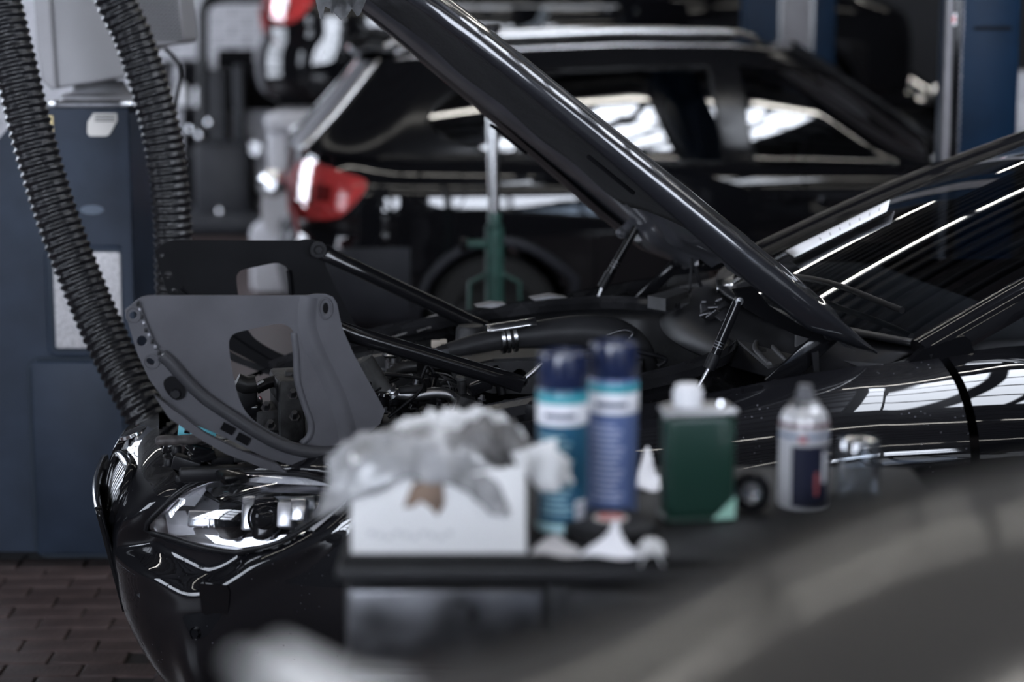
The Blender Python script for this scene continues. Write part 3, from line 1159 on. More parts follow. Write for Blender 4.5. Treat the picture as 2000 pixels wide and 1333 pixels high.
# ledge between the strip and the far wing, with pale foam pieces
M_FOAM = mat('pale_foam', (0.33, 0.33, 0.34), 0.8, noise=.2, nscale=30)
for pts in ([(1035, 582), (1075, 575), (1105, 580), (1120, 588), (1060, 590)], [(928, 597), (960, 590), (985, 592), (960, 600)], [(830, 625), (868, 612), (880, 616), (845, 630)]):
    P0 = on_v(*pts[0], -.60)
    vplate('foam_wedge', pts, [], -.60, .05, M_FOAM, nc)

# dark decks between the wings and the weather strip
for sg in (1, -1):
    rows = []
    pts = [p for p in catmull(SEAL, 8) if p.y * sg > -.02]
    if sg > 0: pts = pts
    else: pts = list(reversed(pts))
    n_ = len(pts)
    for k, p in enumerate(pts):
        uu = lerp(p.x, lerp(.98, -.04, k / (n_ - 1)), sstep(.35, .8, k / (n_ - 1)))
        vi = interp([-.1, .2, .5, .9, 1.2], [.60, .58, .56, .52, .46], uu)
        ws_ = interp([-.1, .3, .6, .95, 1.2], [.92, .90, .87, .82, .74], uu)
        a_, b_ = Vector((p.x, p.y + sg * .004, p.z - .012)), Vector((uu, sg * (vi + .004), ws_ + .002))
        rows.append([car(*a_), car(*(a_.lerp(b_, .15) + Vector((0, 0, -.03)))), car(*(a_.lerp(b_, .5) + Vector((0, 0, -.035)))), car(*(a_.lerp(b_, .9) + Vector((0, 0, -.02)))), car(*b_)])
    grid('side_deck', rows, M_LEDGE, nc, thick=.004, sharp=50)
# cowl stampings
def zplate(name, px_out, holes, w, thick, m, parent, tilt=0):
    def loc(p):
        u, v, ww = tocar(on_z(p[0], p[1], w))
        return (u, v)
    Mz = Matrix.Translation(car(0, 0, w)) @ Matrix((CF, CL, Vector((0, 0, 1)))).transposed().to_4x4()
    return plate(name, [loc(p) for p in px_out], [[loc(p) for p in h] for h in holes], Mz, thick, m, parent)
M_COWL = mat('cowl_stamping', (0.075, 0.074, 0.077), 0.45, noise=.2, nscale=20)
M_COWLLT = mat('cowl_plastic_light', (0.08, 0.08, 0.083), 0.5, noise=.2, nscale=20)
cw = zplate('cowl_panel', [(1430, 656), (1489, 640), (1478, 612), (1520, 628), (1562, 650), (1562, 699), (1536, 710), (1500, 718), (1444, 670)],
            [oval(1545, 672, 7, 3.5, -.3, 12), oval(1493, 688, 7, 3, -.2, 12)], .955, .006, M_COWL, nc)
for pth in ([(1500, 648), (1486, 660), (1476, 672), (1476, 684), (1486, 696), (1502, 712)], [(1517, 644), (1515, 656), (1508, 666), (1510, 678), (1522, 692), (1538, 707)]):
    tube('pressed_bead', [on_z(x, y, .959) for x, y in pth], .006, M_COWL, cw, n=8, smooth_path=5)
tube('flange_edge', [on_z(x, y, .965) for x, y in [(1474, 610), (1500, 620), (1530, 634), (1562, 650)]], .004, M_COWLLT, cw, n=6, smooth_path=3)
zplate('cowl_flap', [(1468, 605), (1478, 590), (1492, 588), (1496, 600), (1492, 612), (1480, 614)], [], .985, .006, M_COWLLT, nc)
box('cowl_riser', None, (.05, .01, .13), M_COWL, nc, M=frame_mat(on_v(1575, 675, .40), x=CF), bevel=.003)
# far side cowl pieces beyond the strip
for pts, w in (([(1265, 590), (1325, 573), (1345, 580), (1300, 596)], .965), ([(1325, 585), (1390, 583), (1388, 600), (1330, 606)], .95), ([(1345, 607), (1385, 607), (1380, 620), (1350, 618)], .94)):
    zplate('cowl_insert', pts, [], w, .03, M_COWLLT, nc)
rows = []
for i in range(13):
    a = i / 12
    rows.append([on_v(lerp(1400, 1432, a), lerp(548, 540, a) + 34 * k / 6 * (1 + .3 * a), -.28 + .05 * math.sin(k / 6 * math.pi)) for k in range(7)])
grid('foil_heat_shield', rows, mat('crumpled_foil', (0.3, 0.3, 0.31), 0.25, metal=1.0, bump=.8, bscale=25), nc, thick=.003)
for k in range(9):
    P = on_v(1385 + (k % 3) * 16 + random.uniform(-5, 5), 590 + (k // 3) * 14, -.2 + .03 * k)
    Mz = Matrix.Translation(P) @ Matrix.Rotation(random.uniform(-1, 1), 4, 'X') @ Matrix.Rotation(random.uniform(-1, 1), 4, 'Z')
    box('foil_scrap', None, (.035, .03, .006), M_DULLSTEEL, nc, bevel=.002, M=Mz)

# the two grey mounting plates -------------------------------------------------
PL_MAIN = [(262, 590), (276, 580), (290, 577), (600, 577), (614, 574), (636, 574), (650, 580), (658, 592), (662, 612), (668, 640), (690, 690), (720, 745), (752, 802), (742, 828),
           (700, 862), (640, 884), (585, 884), (530, 866), (470, 828), (410, 786), (350, 726), (318, 694), (304, 672), (290, 640), (276, 610)]
PL_HOLE = smooth2([(447, 674), (450, 660), (462, 650), (500, 641), (540, 633), (559, 636), (573, 648), (579, 680), (581, 720), (584, 750), (597, 795), (607, 826), (604, 850),
                   (590, 866), (566, 861), (518, 836), (486, 812), (466, 776), (452, 715)], 3)
PL_FLANGE = [(243, 607), (267, 587), (278, 612), (290, 642), (304, 674), (318, 698), (350, 732), (410, 792), (470, 834), (530, 872), (585, 890), (640, 890), (690, 880), (695, 893),
             (640, 912), (575, 910), (520, 896), (470, 870), (420, 846), (372, 826), (330, 792), (292, 742), (268, 690)]
def mount_plate(far):
    v = .52
    sgn = -1 if far else 1
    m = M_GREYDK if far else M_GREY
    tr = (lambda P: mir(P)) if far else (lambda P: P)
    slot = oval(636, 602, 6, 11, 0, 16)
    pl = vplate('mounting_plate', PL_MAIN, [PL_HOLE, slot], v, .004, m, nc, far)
    pl['label'] = 'black mounting plate on the far side' if far else 'grey primed mounting plate on the near side'
    # boss round the slot
    ring = [tr(on_v(x, y, v + .004)) for x, y in oval(636, 603, 13, 20, 0, 24)]
    V, Fc = sweep(ring, circ(.0022, 6), closed=True)
    mesh_obj('slot_boss', V, Fc, m, pl)
    # flange with drillings
    holes = [oval(260, 616, 7, 8, .5), oval(277, 666, 10, 10), oval(294, 706, 9, 6, .5)]
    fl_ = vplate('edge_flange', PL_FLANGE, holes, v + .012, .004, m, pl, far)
    for cx, cy, rx, ry in ((260, 616, 14, 15), (296, 707, 15, 14)):
        ring = [tr(on_v(x, y, v + .016)) for x, y in oval(cx, cy, rx, ry, 0, 20)]
        V, Fc = sweep(ring, circ(.0015, 6), closed=True)
        mesh_obj('pressed_ring', V, Fc, m, fl_)
    # rolled bead
    bead = [(316, 694), (332, 708), (360, 740), (400, 778), (450, 812), (500, 844), (545, 868), (590, 881), (640, 884), (700, 872)]
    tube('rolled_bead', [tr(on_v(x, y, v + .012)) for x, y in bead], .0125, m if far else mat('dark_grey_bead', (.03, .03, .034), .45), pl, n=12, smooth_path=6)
    # rib pressed beside the window
    rib = [(604, 580), (600, 610), (602, 645), (618, 690), (640, 735), (660, 780), (676, 830), (680, 862)]
    V, Fc = sweep(catmull([tr(on_v(x, y, v + .001)) for x, y in rib], 6), [(.022, 0), (.014, .002 * sgn), (.005, .006 * sgn), (-.005, .007 * sgn), (-.012, .003 * sgn), (-.02, 0)], up=CL, closed_prof=False)
    mesh_obj('pressed_rib', V, Fc, m, pl)
    lip = [(575, 650), (580, 690), (583, 745), (598, 795), (609, 828), (606, 852), (590, 868)]
    V, Fc = sweep(catmull([tr(on_v(x, y, v)) for x, y in lip], 6), [(0.003, -.018), (.008, .001), (.002, .004), (-.005, .003), (-.006, -.018)], up=CL * sgn)
    mesh_obj('window_lip', V, Fc, m, pl)
    for k in range(9):
        a = k / 8
        x, y = interp([0, .5, 1], [(269, 594), (285, 645), (310, 690)], a)
        Mz = frame_mat(tr(on_v(x, y, v + .015)), z=CL * sgn, x=CF)
        box('weld_stitch', None, (.006, .009, .004), M_DULLSTEEL if k % 2 else M_BLACK, pl, bevel=.001, M=Mz)
    if not far:
        pad = vplate('boss_pad', smooth2([(320, 745), (335, 735), (352, 742), (362, 760), (360, 776), (346, 782), (332, 774), (322, 760)], 3), [], v + .017, .005, M_GREYDK, pl)
        lathe('hex_bolt', [(.0001, .006), (.008, .006), (.010, .003), (.011, 0)], M_BLACK, pl, 8, frame_mat(on_v(343, 770, v + .02), z=CL, x=CF))
        vplate('support_leg', [(560, 905), (620, 905), (690, 890), (690, 925), (600, 922), (560, 925)], [], v + .005, .006, M_GREY, pl)
    # lower air guide
    gd = [(300, 770), (340, 800), (400, 845), (470, 880), (540, 905), (560, 922), (520, 915), (440, 885), (380, 850), (330, 815)]
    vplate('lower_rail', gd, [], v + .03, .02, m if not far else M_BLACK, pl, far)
    for x, y in ((475, 858), (445, 838)):
        Mz = frame_mat(tr(on_v(x, y, v + .019)), z=CL * sgn, x=-CF + Vector((0, 0, -.6)))
        box('square_opening', None, (.026, .016, .002), M_DARK, pl, M=Mz)
    return pl
mount_plate(False)
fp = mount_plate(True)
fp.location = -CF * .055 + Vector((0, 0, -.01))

# tie bars from the plates to the strut towers
def bar(name, P, Q, r, parent):
    P, Q = Vector(P), Vector(Q)
    n = 24
    path = [P.lerp(Q, k / n) for k in range(n + 1)]
    d = (Q - P).normalized()
    side = CL - d * d.dot(CL)
    side.normalize()
    upv = d.cross(side)
    V, Fc = [], []
    for k in range(n + 1):
        a = k / n
        fl_ = 1 - max(1 - sstep(0, .22, a), sstep(.86, .97, a))
        ra = r * lerp(.25, 1, fl_)
        rb = r * lerp(1.05, 1, fl_)
        for j in range(14):
            t = 2 * math.pi * j / 14
            V.append(path[k] + side * ra * math.cos(t) + upv * rb * math.sin(t))
    for k in range(n):
        for j in range(14):
            Fc.append((k * 14 + j, k * 14 + (j + 1) % 14, (k + 1) * 14 + (j + 1) % 14, (k + 1) * 14 + j))
    Fc += [tuple(range(14)), tuple(n * 14 + j for j in range(14))]
    return mesh_obj(name, V, Fc, M_GLOSSBLACK, parent, sharp=50)
bn = bar('tie_bar', on_v(632, 636, .47), on_v(1022, 752, .44), .0175, nc)
bf = bar('tie_bar', on_v(624, 490, -.50), on_v(1000, 668, -.40), .0185, nc)
lathe('bar_bolt', [(.0001, .012), (.009, .012), (.011, .008), (.011, 0), (.02, 0), (.02, -.004)], M_BLACK, bf, 12, frame_mat(on_v(622, 488, -.48), z=CL, x=CF))

# gas struts and hinges
def strut(top, mid, low, v):
    s = tube('gas_strut', [on_v(*top, v), on_v(*mid, v)], .0105, M_GLOSSBLACK, nc, n=16)
    a, b = on_v(*top, v), on_v(*mid, v)
    tube('strut_collar', [a.lerp(b, .80), b + (b - a) * .02], .0125, M_BLACK, s, n=16)
    tube('strut_rod', [b, on_v(*low, v)], .0042, M_STEEL, s, n=10)
    for k in (.62, .66, .70):
        tube('strut_band', [a.lerp(b, k), a.lerp(b, k + .01)], .0112, M_DULLSTEEL, s, n=16)
    lathe('ball_socket', [(.0001, .010), (.008, .009), (.011, 0), (.008, -.009), (.0001, -.010)], M_STEEL, s, 16, frame_mat(a, z=CL, x=CF))
    return s
strut((1442, 588), (1386, 718), (1362, 762), .545)
strut((1250, 432), (1177, 560), (1163, 596), -.56)
def hinge(a, b, v, wd, knee):
    P, Q = on_v(*a, v), on_v(*b, v)
    d = (Q - P)
    Mz = Matrix.Translation((P + Q) / 2)
    x = d.normalized()
    y = CL.cross(x)
    Mz = Mz @ Matrix((x, y, CL)).transposed().to_4x4()
    h = box('hood_hinge', None, (d.length + .02, wd, .008), M_GLOSSBLACK, nc, bevel=.004, M=Mz)
    lathe('pivot', [(.0001, .012), (.009, .012), (.012, .008), (.012, -.008)], M_BLACK, h, 14, frame_mat(P, z=CL, x=CF))
    lathe('pivot', [(.0001, .012), (.009, .012), (.012, .008), (.012, -.008)], M_BLACK, h, 14, frame_mat(Q, z=CL, x=CF))
    return h
hn = hinge((1618, 655), (1512, 752), .58, .045, 0)
hf = hinge((1325, 512), (1248, 588), -.60, .032, 0)
# hinge plate bolted under the far side of the hood
hb = vplate('hinge_plate', [(1172, 372), (1180, 368), (1200, 378), (1232, 405), (1262, 432), (1300, 455), (1345, 480), (1372, 500), (1350, 520), (1318, 508), (1290, 482), (1262, 470), (1238, 470), (1212, 462), (1208, 448), (1222, 436), (1228, 425), (1205, 404), (1182, 392)], [],
            -.58, .006, M_INNER, nc)
for x, y in ((1214, 455), (1276, 464), (1185, 380), (1218, 405), (1332, 492)):
    lathe('hinge_bolt', [(.0001, .014), (.006, .014), (.009, .010), (.009, .002), (.014, .002), (.014, -.002)], M_DULLSTEEL, hb, 12, frame_mat(on_v(x, y, -.572), z=CL, x=CF))
vplate('hinge_plate', [(1432, 566), (1470, 560), (1500, 596), (1560, 634), (1602, 652), (1598, 666), (1550, 653), (1495, 626), (1450, 600)], [], .54, .02, M_DARK, nc)
tube('washer_hose', [on_v(x, y, -.5) for x, y in [(1352, 500), (1358, 520), (1362, 540), (1372, 565), (1382, 590)]], .005, M_BLACK, nc, n=8, smooth_path=5)
tube('washer_hose', [on_v(x, y, -.48) for x, y in [(1350, 505), (1350, 540), (1346, 575)]], .003, M_BLACK, nc, n=8, smooth_path=5)
tube('hose_joint', [on_v(1357, 500, -.5), on_v(1360, 518, -.5)], .008, M_STEEL, nc, n=10)
V, Fc = [], []
tube('wiring_loom', [on_v(x, y, -.45) for x, y in [(1330, 456), (1345, 470), (1360, 462), (1378, 478), (1392, 474), (1400, 488)]], .006, M_BLACK, nc, n=8, smooth_path=5)
tube('rubber_buffer', [on_v(1590, 745, .62), on_v(1500, 778, .62)], .017, M_RUBBER, nc, n=16)
vplate('hood_catch', [(1585, 690), (1598, 685), (1600, 735), (1592, 752), (1590, 735)], [], .60, .005, M_BLACK, nc)

# engine --------------------------------------------------------------------
eng = box('engine_block', None, (.62, .46, .26), M_ENG, nc, M=frame_mat(car(.72, -.05, .56), x=CF), bevel=.03)
vc = box('valve_cover', None, (.56, .20, .09), M_ENG, eng, M=frame_mat(car(.72, .08, .735), x=CF), bevel=.02)
for k in range(7):
    box('cover_rib', None, (.012, .205, .095), M_ENG, vc, M=frame_mat(car(.50 + k * .075, .08, .737), x=CF), bevel=.004)
for k in range(6):
    for v in (-.02, .18):
        lathe('cover_bolt', [(.0001, .016), (.006, .016), (.008, .012), (.008, 0), (.012, 0)], M_DULLSTEEL, vc, 8, frame_mat(car(.5 + k * .09, v, .78), x=CF))
# intake duct
ip = [(858, 690), (880, 684), (930, 672), (985, 661), (1060, 652), (1130, 648), (1190, 655), (1235, 682), (1255, 725)]
it = tube('intake_duct', [on_v(x, y, -.14) for x, y in ip], .029, M_DUCT, nc, n=20, smooth_path=6, scale=[.4, .62, .8, .9, 1.1, 1.35, 1.5, 1.5, 1.4])
pc = on_v(990, 660, -.14); pd = (on_v(1060, 652, -.14) - on_v(930, 672, -.14)).normalized()
for e in (-.012, .0, .016):
    lathe('hose_clamp', [(.030, -.004), (.036, -.004), (.036, .004), (.030, .004)], M_STEEL, it, 24, frame_mat(pc + pd * e, z=pd, x=(0, 0, 1)))
lathe('duct_plug', [(.0001, .012), (.012, .012), (.014, .008), (.014, -.03)], M_DULLSTEEL, it, 6, frame_mat(on_v(862, 687, -.13), z=-pd + CL * .4, x=(0, 0, 1)))
sp_ = [on_v(950, 648, -.06), on_v(1046, 634, -.06)]
V, Fc = sweep([sp_[0].lerp(sp_[1], k / 6) for k in range(7)], [(.022 * math.cos(a), .016 * math.sin(a)) for a in [math.pi * k / 8 for k in range(9)]], up=(0, 0, 1), closed_prof=False)
o = mesh_obj('steel_shield', V, Fc, M_STEEL, nc)
md = o.modifiers.new('s', 'SOLIDIFY'); md.thickness = .003
# plenum cover with two openings in its front face
zplate('plenum_cover', [(838, 712), (905, 697), (975, 686), (1065, 686), (1180, 694), (1260, 700), (1255, 712), (1060, 702), (965, 706), (900, 722)], [], .86, .012, M_DUCT, nc)
pf = vplate('plenum_face', [(880, 722), (960, 708), (1060, 703), (1250, 708), (1240, 780), (1060, 770), (960, 768), (890, 750)],
            [oval(968, 735, 13, 22), oval(1014, 740, 17, 20)], -.02, .01, M_DUCT, nc)
lathe('cover_stud', [(.0001, .012), (.003, .012), (.006, 0), (.010, -.002)], M_DULLSTEEL, nc, 10, frame_mat(on_z(918, 694, .866), x=CF))
def corr(name, path, r, m, parent, pitch=.006, n=12):
    P = catmull(path, 12)
    L = [0]
    for i in range(1, len(P)): L.append(L[-1] + (P[i] - P[i - 1]).length)
    k = int(L[-1] / pitch) * 2
    Q, sc = [], []
    j = 0
    for i in range(k + 1):
        s = L[-1] * i / k
        while j < len(L) - 2 and L[j + 1] < s: j += 1
        t = (s - L[j]) / max(1e-9, L[j + 1] - L[j])
        Q.append(P[j].lerp(P[j + 1], t)); sc.append(1.0 if i % 2 else .82)
    V, Fc = sweep(Q, circ(r, n), scale=sc)
    return mesh_obj(name, V, Fc, m, parent)
corr('corrugated_conduit', [on_v(x, y, .1) for x, y in [(1020, 744), (1040, 728), (1068, 704), (1100, 690)]], .0065, M_STEEL, nc)
corr('corrugated_conduit', [on_v(x, y, -.05) for x, y in [(1130, 688), (1200, 680), (1260, 690), (1300, 702), (1285, 716)]], .006, M_BLACK, nc)
tube('wire_loop', [on_v(x, y, -.1) for x, y in [(1185, 655), (1205, 648), (1222, 645), (1236, 652), (1228, 662)]], .004, M_DULLSTEEL, nc, n=8, smooth_path=5)
tube('coolant_hose', [on_v(x, y, .05) for x, y in [(712, 702), (725, 722), (742, 748), (757, 768)]], .019, mat('grey_rubber_hose', (.06, .06, .06), .7, noise=.3, nscale=30), nc, n=16, smooth_path=5)
cp_ = tube('coolant_pipe', [on_v(x, y, .05) for x, y in [(755, 766), (775, 770), (810, 773), (845, 768), (872, 770), (886, 782), (890, 800)]], .0125, M_STEEL, nc, n=16, smooth_path=6)
for k in (0, .014):
    a, b = on_v(752, 758, .05), on_v(762, 772, .05)
    d = (b - a).normalized()
    lathe('hose_clamp', [(.018, -.004), (.022, -.004), (.022, .004), (.018, .004)], M_STEEL, cp_, 20, frame_mat(a.lerp(b, .4) + d * k, z=d, x=(0, 0, 1)))
corr('ribbed_plug', [on_v(811, 762, .04), on_v(813, 750, .04), on_v(816, 738, .04)], .010, M_DULLSTEEL, nc, pitch=.008)
tube('brake_line', [on_v(x, y, .08) for x, y in [(752, 732), (790, 735), (818, 740), (827, 752), (815, 770), (785, 795), (758, 816)]], .0038, M_BLACK, nc, n=8, smooth_path=6)
tube('brake_line', [on_v(x, y, .0) for x, y in [(752, 730), (785, 733), (806, 733)]], .003, M_DULLSTEEL, nc, n=8, smooth_path=6)
for k in range(9):
    x0, y0 = 858 + k * 6, 730 + k * 3
    tube('net_strand', [on_v(x0, y0, -.05), on_v(x0 + 18, y0 + 18, -.02), on_v(x0 + 24, y0 + 50 - k, .0)], .0016, M_DULLSTEEL, nc, n=6, smooth_path=4)
for k in range(5):
    tube('net_strand', [on_v(850 + k * 7, 728 + k * 13, -.03), on_v(880 + k * 8, 735 + k * 12, -.02), on_v(912 + k * 6, 765 + k * 8, -.01)], .0016, M_DULLSTEEL, nc, n=6, smooth_path=4)
box('plug_connector', None, (.022, .014, .018), mat('beige_plastic', (.45, .4, .34), .6), nc, M=frame_mat(on_v(852, 672, -.2), x=CF), bevel=.002)
box('plug_connector', None, (.016, .012, .012), MATS['beige_plastic'], nc, M=frame_mat(on_v(866, 668, -.2), x=CF), bevel=.002)
lathe('reservoir_cap', [(.0001, .02), (.02, .02), (.026, .014), (.028, 0), (.024, -.01), (.022, -.04)], M_BLACK, nc, 24, frame_mat(on_v(1040, 800, .50), x=CF))
lathe('strut_tower_cap', [(.0001, .02), (.03, .02), (.036, .012), (.038, -.02), (.034, -.06)], M_ENG, nc, 24, frame_mat(on_v(920, 652, -.36), x=CF))
lathe('filler_neck', [(.0001, .012), (.02, .012), (.022, .008), (.016, .002), (.014, -.05)], M_STEEL, nc, 20, frame_mat(on_v(765, 700, -.08), x=CF))
corr('breather_hose', [on_v(x, y, -.05) for x, y in [(755, 745), (770, 728), (790, 718), (815, 715)]], .018, M_RUBBER, nc, pitch=.008)
# far wing ledge strips
for px0, px1 in (((766, 660), (795, 651)), ((815, 648), (842, 640))):
    P, Q = on_v(*px0, -.5), on_v(*px1, -.5)
    tube('ledge_strip', [P, Q], .003, M_STEEL, nc, n=6)
# parts seen through the window of the near plate
for (x, y, a, b, c, mm) in ((560, 790, .05, .16, .13, M_ENG), (592, 800, .04, .12, .15, mat('engine_grey', (.13, .13, .13), .5, metal=.3, noise=.3, nscale=30)), (520, 815, .06, .10, .05, M_ENG),
                            (505, 838, .05, .08, .03, M_ENG), (540, 850, .06, .12, .04, M_BLACK), (575, 848, .05, .12, .05, M_ENG), (548, 755, .03, .14, .05, M_BLACK), (600, 745, .06, .1, .05, M_BLACK),
                            (480, 770, .04, .1, .05, M_BLACK), (490, 800, .05, .1, .04, M_GLOSSBLACK), (610, 840, .04, .1, .05, M_BLACK), (570, 735, .03, .05, .03, M_ENG)):
    o = box('engine_part', None, (a, b, c), mm, eng, M=frame_mat(on_v(x, y, .2), x=CF + CL * random.uniform(-.15, .15)), bevel=.007)
for x, y in ((520, 795), (528, 830), (575, 812), (603, 800), (610, 762), (572, 770)):
    lathe('hex_bolt', [(.0001, .012), (.006, .012), (.008, .008), (.008, -.004), (.012, -.004)], M_DULLSTEEL, eng, 6, frame_mat(on_v(x, y, .29), z=CL + Vector((0, 0, 1)), x=CF))
tube('engine_hose', [on_v(x, y, .28) for x, y in [(462, 745), (480, 752), (500, 750)]], .018, M_RUBBER, nc, n=14, smooth_path=4)
tube('engine_hose', [on_v(x, y, .2) for x, y in [(500, 760), (525, 748), (555, 742), (590, 750)]], .012, M_BLACK, nc, n=12, smooth_path=4)
tube('wing_edge', [on_v(x, y, .26) for x, y in [(502, 752), (515, 745)]], .004, M_STEEL, nc, n=8)
# loose collection of small dark fittings round the engine
rnd = random.Random(3)
fit_parent = eng
for k in range(70):
    px_, py_ = rnd.uniform(715, 1010), rnd.uniform(715, 840)
    if py_ < 735 and px_ > 900: continue
    v = rnd.uniform(-.05, .12)
    P = on_v(px_, py_, v)
    if P.z > .86 or P.z < .5: continue
    kind = k % 4
    M0 = frame_mat(P, x=CF + CL * rnd.uniform(-.8, .8), z=Vector((rnd.uniform(-.4, .4), rnd.uniform(-.4, .4), 1)))
    mm = rnd.choice([M_BLACK, M_BLACK, M_GLOSSBLACK, M_ENG])
    if kind == 0:
        box('engine_fitting', None, (rnd.uniform(.02, .06), rnd.uniform(.02, .05), rnd.uniform(.015, .04)), mm, fit_parent, M=M0, bevel=.004)
    elif kind == 1:
        lathe('engine_fitting', [(.0001, .02), (.012, .02), (.014, .014), (.01, .01), (.01, -.02), (.0001, -.02)], mm, fit_parent, 14, M0)
    elif kind == 2:
        lathe('small_bolt', [(.0001, .008), (.005, .008), (.006, .005), (.006, 0), (.010, 0), (.010, -.004)], M_DULLSTEEL, fit_parent, 6, M0)
    else:
        Q = P + Vector((rnd.uniform(-.08, .08), rnd.uniform(-.06, .06), rnd.uniform(-.04, .03)))
        Mi = (P + Q) / 2 + Vector((0, 0, rnd.uniform(.0, .03)))
        tube('cable', [P, Mi, Q], rnd.uniform(.002, .005), M_BLACK, fit_parent, n=8, smooth_path=5)
# front corner behind the headlight
box('lamp_carrier', None, (.05, .30, .02), M_LEDGE, nc, M=frame_mat(on_v(420, 908, .36), x=CF + CL * .25), bevel=.006)
box('lamp_carrier', None, (.16, .03, .03), M_BLACK, nc, M=frame_mat(on_v(430, 925, .44), x=CF), bevel=.008)
tube('air_guide', [on_v(x, y, .34) for x, y in [(395, 905), (425, 890), (455, 880), (490, 878)]], .022, mat('smoked_plastic', (.09, .085, .08), .2, noise=.4, nscale=12), nc, n=14, smooth_path=5)
for x, y in ((352, 938), (362, 930), (345, 880), (330, 905), (392, 938)):
    lathe('clip', [(.0001, .01), (.008, .01), (.010, .006), (.010, -.004), (.014, -.006)], M_BLACK, nc, 12, frame_mat(on_v(x, y, .36), x=CF))
for k in range(16):
    P = on_v(rnd.uniform(325, 520), rnd.uniform(870, 925), rnd.uniform(.30, .40))
    box('front_fitting', None, (rnd.uniform(.02, .06), rnd.uniform(.02, .05), rnd.uniform(.01, .03)), rnd.choice([M_BLACK, M_GLOSSBLACK, M_LEDGE]), nc, M=frame_mat(P, x=CF + CL * rnd.uniform(-.6, .6), z=(rnd.uniform(-.3, .3), rnd.uniform(-.3, .3), 1)), bevel=.004)

# flap of the undertray hanging below the nose
rows = []
for i in range(9):
    a = i / 8
    rows.append([car(1.36 - .03 * math.sin(a * 3) - .02 * (q * q), q * .07, lerp(.40, .03, a)) for q in [-1 + k / 4 for k in range(9)]])
grid('undertray_flap', rows, mat('glossy_rubber_flap', (.01, .01, .011), .18, bump=.6, bscale=22), nc, thick=.05)
# glass house ---------------------------------------------------------------
M_WS = glass_mat('windshield_glass', (.55, .6, .65), .16, .004)
def ws_pt(a, q, e=0.0):
    """a 0..1 up the screen, q -1..1 across"""
    hw = lerp(.645, .52, a)
    bow = (1 - q * q)
    u = lerp(-.10, -.98, a) + lerp(.17, .10, a) * bow
    w = lerp(1.005, 1.375, a) + .02 * math.sin(a * math.pi) + lerp(.0, .035, a) * bow
    return car(u + e * .4, q * hw, w + e)
aa = [i / 14 for i in range(15)]
qs = [-1 + 2 * i / 24 for i in range(25)]
ws = grid('windshield', [[ws_pt(a, q) for q in qs] for a in aa], M_WS, nc)
V, Fc = sweep([ws_pt(0, q, .004) for q in qs], [(.02, -.004), (.02, .004), (-.02, .004), (-.02, -.004)], up=(0, 0, 1))
mesh_obj('screen_border', V, Fc, M_BLACK, ws)
for sg in (1, -1):
    path = [ws_pt(a, sg * 1.0) + CL * sg * .028 for a in aa]
    path = [path[0] + (path[0] - path[1]) * .25] + path
    V, Fc = sweep(path, [(.034, -.03), (.036, .0), (.026, .02), (.005, .028), (-.022, .024), (-.034, .008), (-.034, -.02)], up=(0, 0, 1))
    mesh_obj('pillar', V, Fc, M_PAINT2, nc, sharp=70)
    side = [ws_pt(a, sg * 1.0) for a in aa]
# roof and rear screen
rows = []
for i in range(31):
    a = i / 30
    u = lerp(-.88, -3.15, a)
    z = 1.40 + .03 * math.sin(min(1, a * 2.2) * math.pi / 2) - .40 * max(0, (a - .42) / .58) ** 1.6
    hw = lerp(.585, .50, a)
    rows.append([car(u + .10 * (1 - q * q) * (1 - a), q * hw, z + .03 * (1 - q * q) - .03 * abs(q) ** 4) for q in qs])
grid('roof', rows, M_PAINT2, nc, thick=.01)
for sg in (1, -1):
    rows = []
    for i in range(21):
        a = i / 20
        u = lerp(-.28, -2.55, a)
        bt = (u, .735, 1.0)
        ztop = interp([-2.7, -2.2, -1.6, -1.0, -.95, -.3], [1.2, 1.32, 1.40, 1.38, 1.37, 1.07], u)
        hw = interp([-2.6, -1.6, -.95, -.3], [.55, .585, .59, .70], u)
        rows.append([car(u, sg * lerp(.765, hw, k / 4), lerp(1.0, ztop, k / 4)) for k in range(5)])
    grid('side_window', rows, M_WS, nc)
# dashboard, steering wheel and seats behind the screen
M_DASH = mat('dashboard_vinyl', (.035, .035, .038), .6)
rows = []
for i in range(9):
    a = i / 8
    rows.append([car(lerp(.0, -.55, a) + .1 * (1 - q * q) * (1 - a), q * .66, lerp(.955, 1.0, math.sin(a * math.pi * .8)) - (.0 if a < .9 else .1)) for q in qs])
grid('dashboard', rows, M_DASH, nc, thick=.02)
sw = [(.185 * math.cos(t), .185 * math.sin(t)) for t in [2 * math.pi * k / 32 for k in range(32)]]
Ms = frame_mat(car(-.72, .34, .98), z=-CF + Vector((0, 0, .45)), x=CL)
V, Fc = sweep([Ms @ Vector((a, b, 0)) for a, b in sw], circ(.016, 8), closed=True)
st = mesh_obj('steering_wheel', V, Fc, M_BLACK, nc)
box('wheel_hub', None, (.16, .10, .05), M_BLACK, st, M=Ms, bevel=.015)
for a in (0, math.pi, -math.pi / 2):
    box('spoke', None, (.12, .03, .02), M_BLACK, st, M=Ms @ Matrix.Rotation(a, 4, 'Z') @ Matrix.Translation((.12, 0, 0)), bevel=.006)
for v in (.36, -.36):
    se = box('seat', None, (.5, .48, .16), M_DASH, nc, M=frame_mat(car(-1.25, v, .58), x=CF), bevel=.05)
    box('backrest', None, (.16, .48, .6), M_DASH, se, M=frame_mat(car(-1.55, v, .88), x=CF + Vector((0, 0, .25)), z=Vector((0, 0, 1)) - CF * .25), bevel=.06)
    box('headrest', None, (.10, .26, .16), M_DASH, se, M=frame_mat(car(-1.64, v, 1.22), x=CF), bevel=.04)
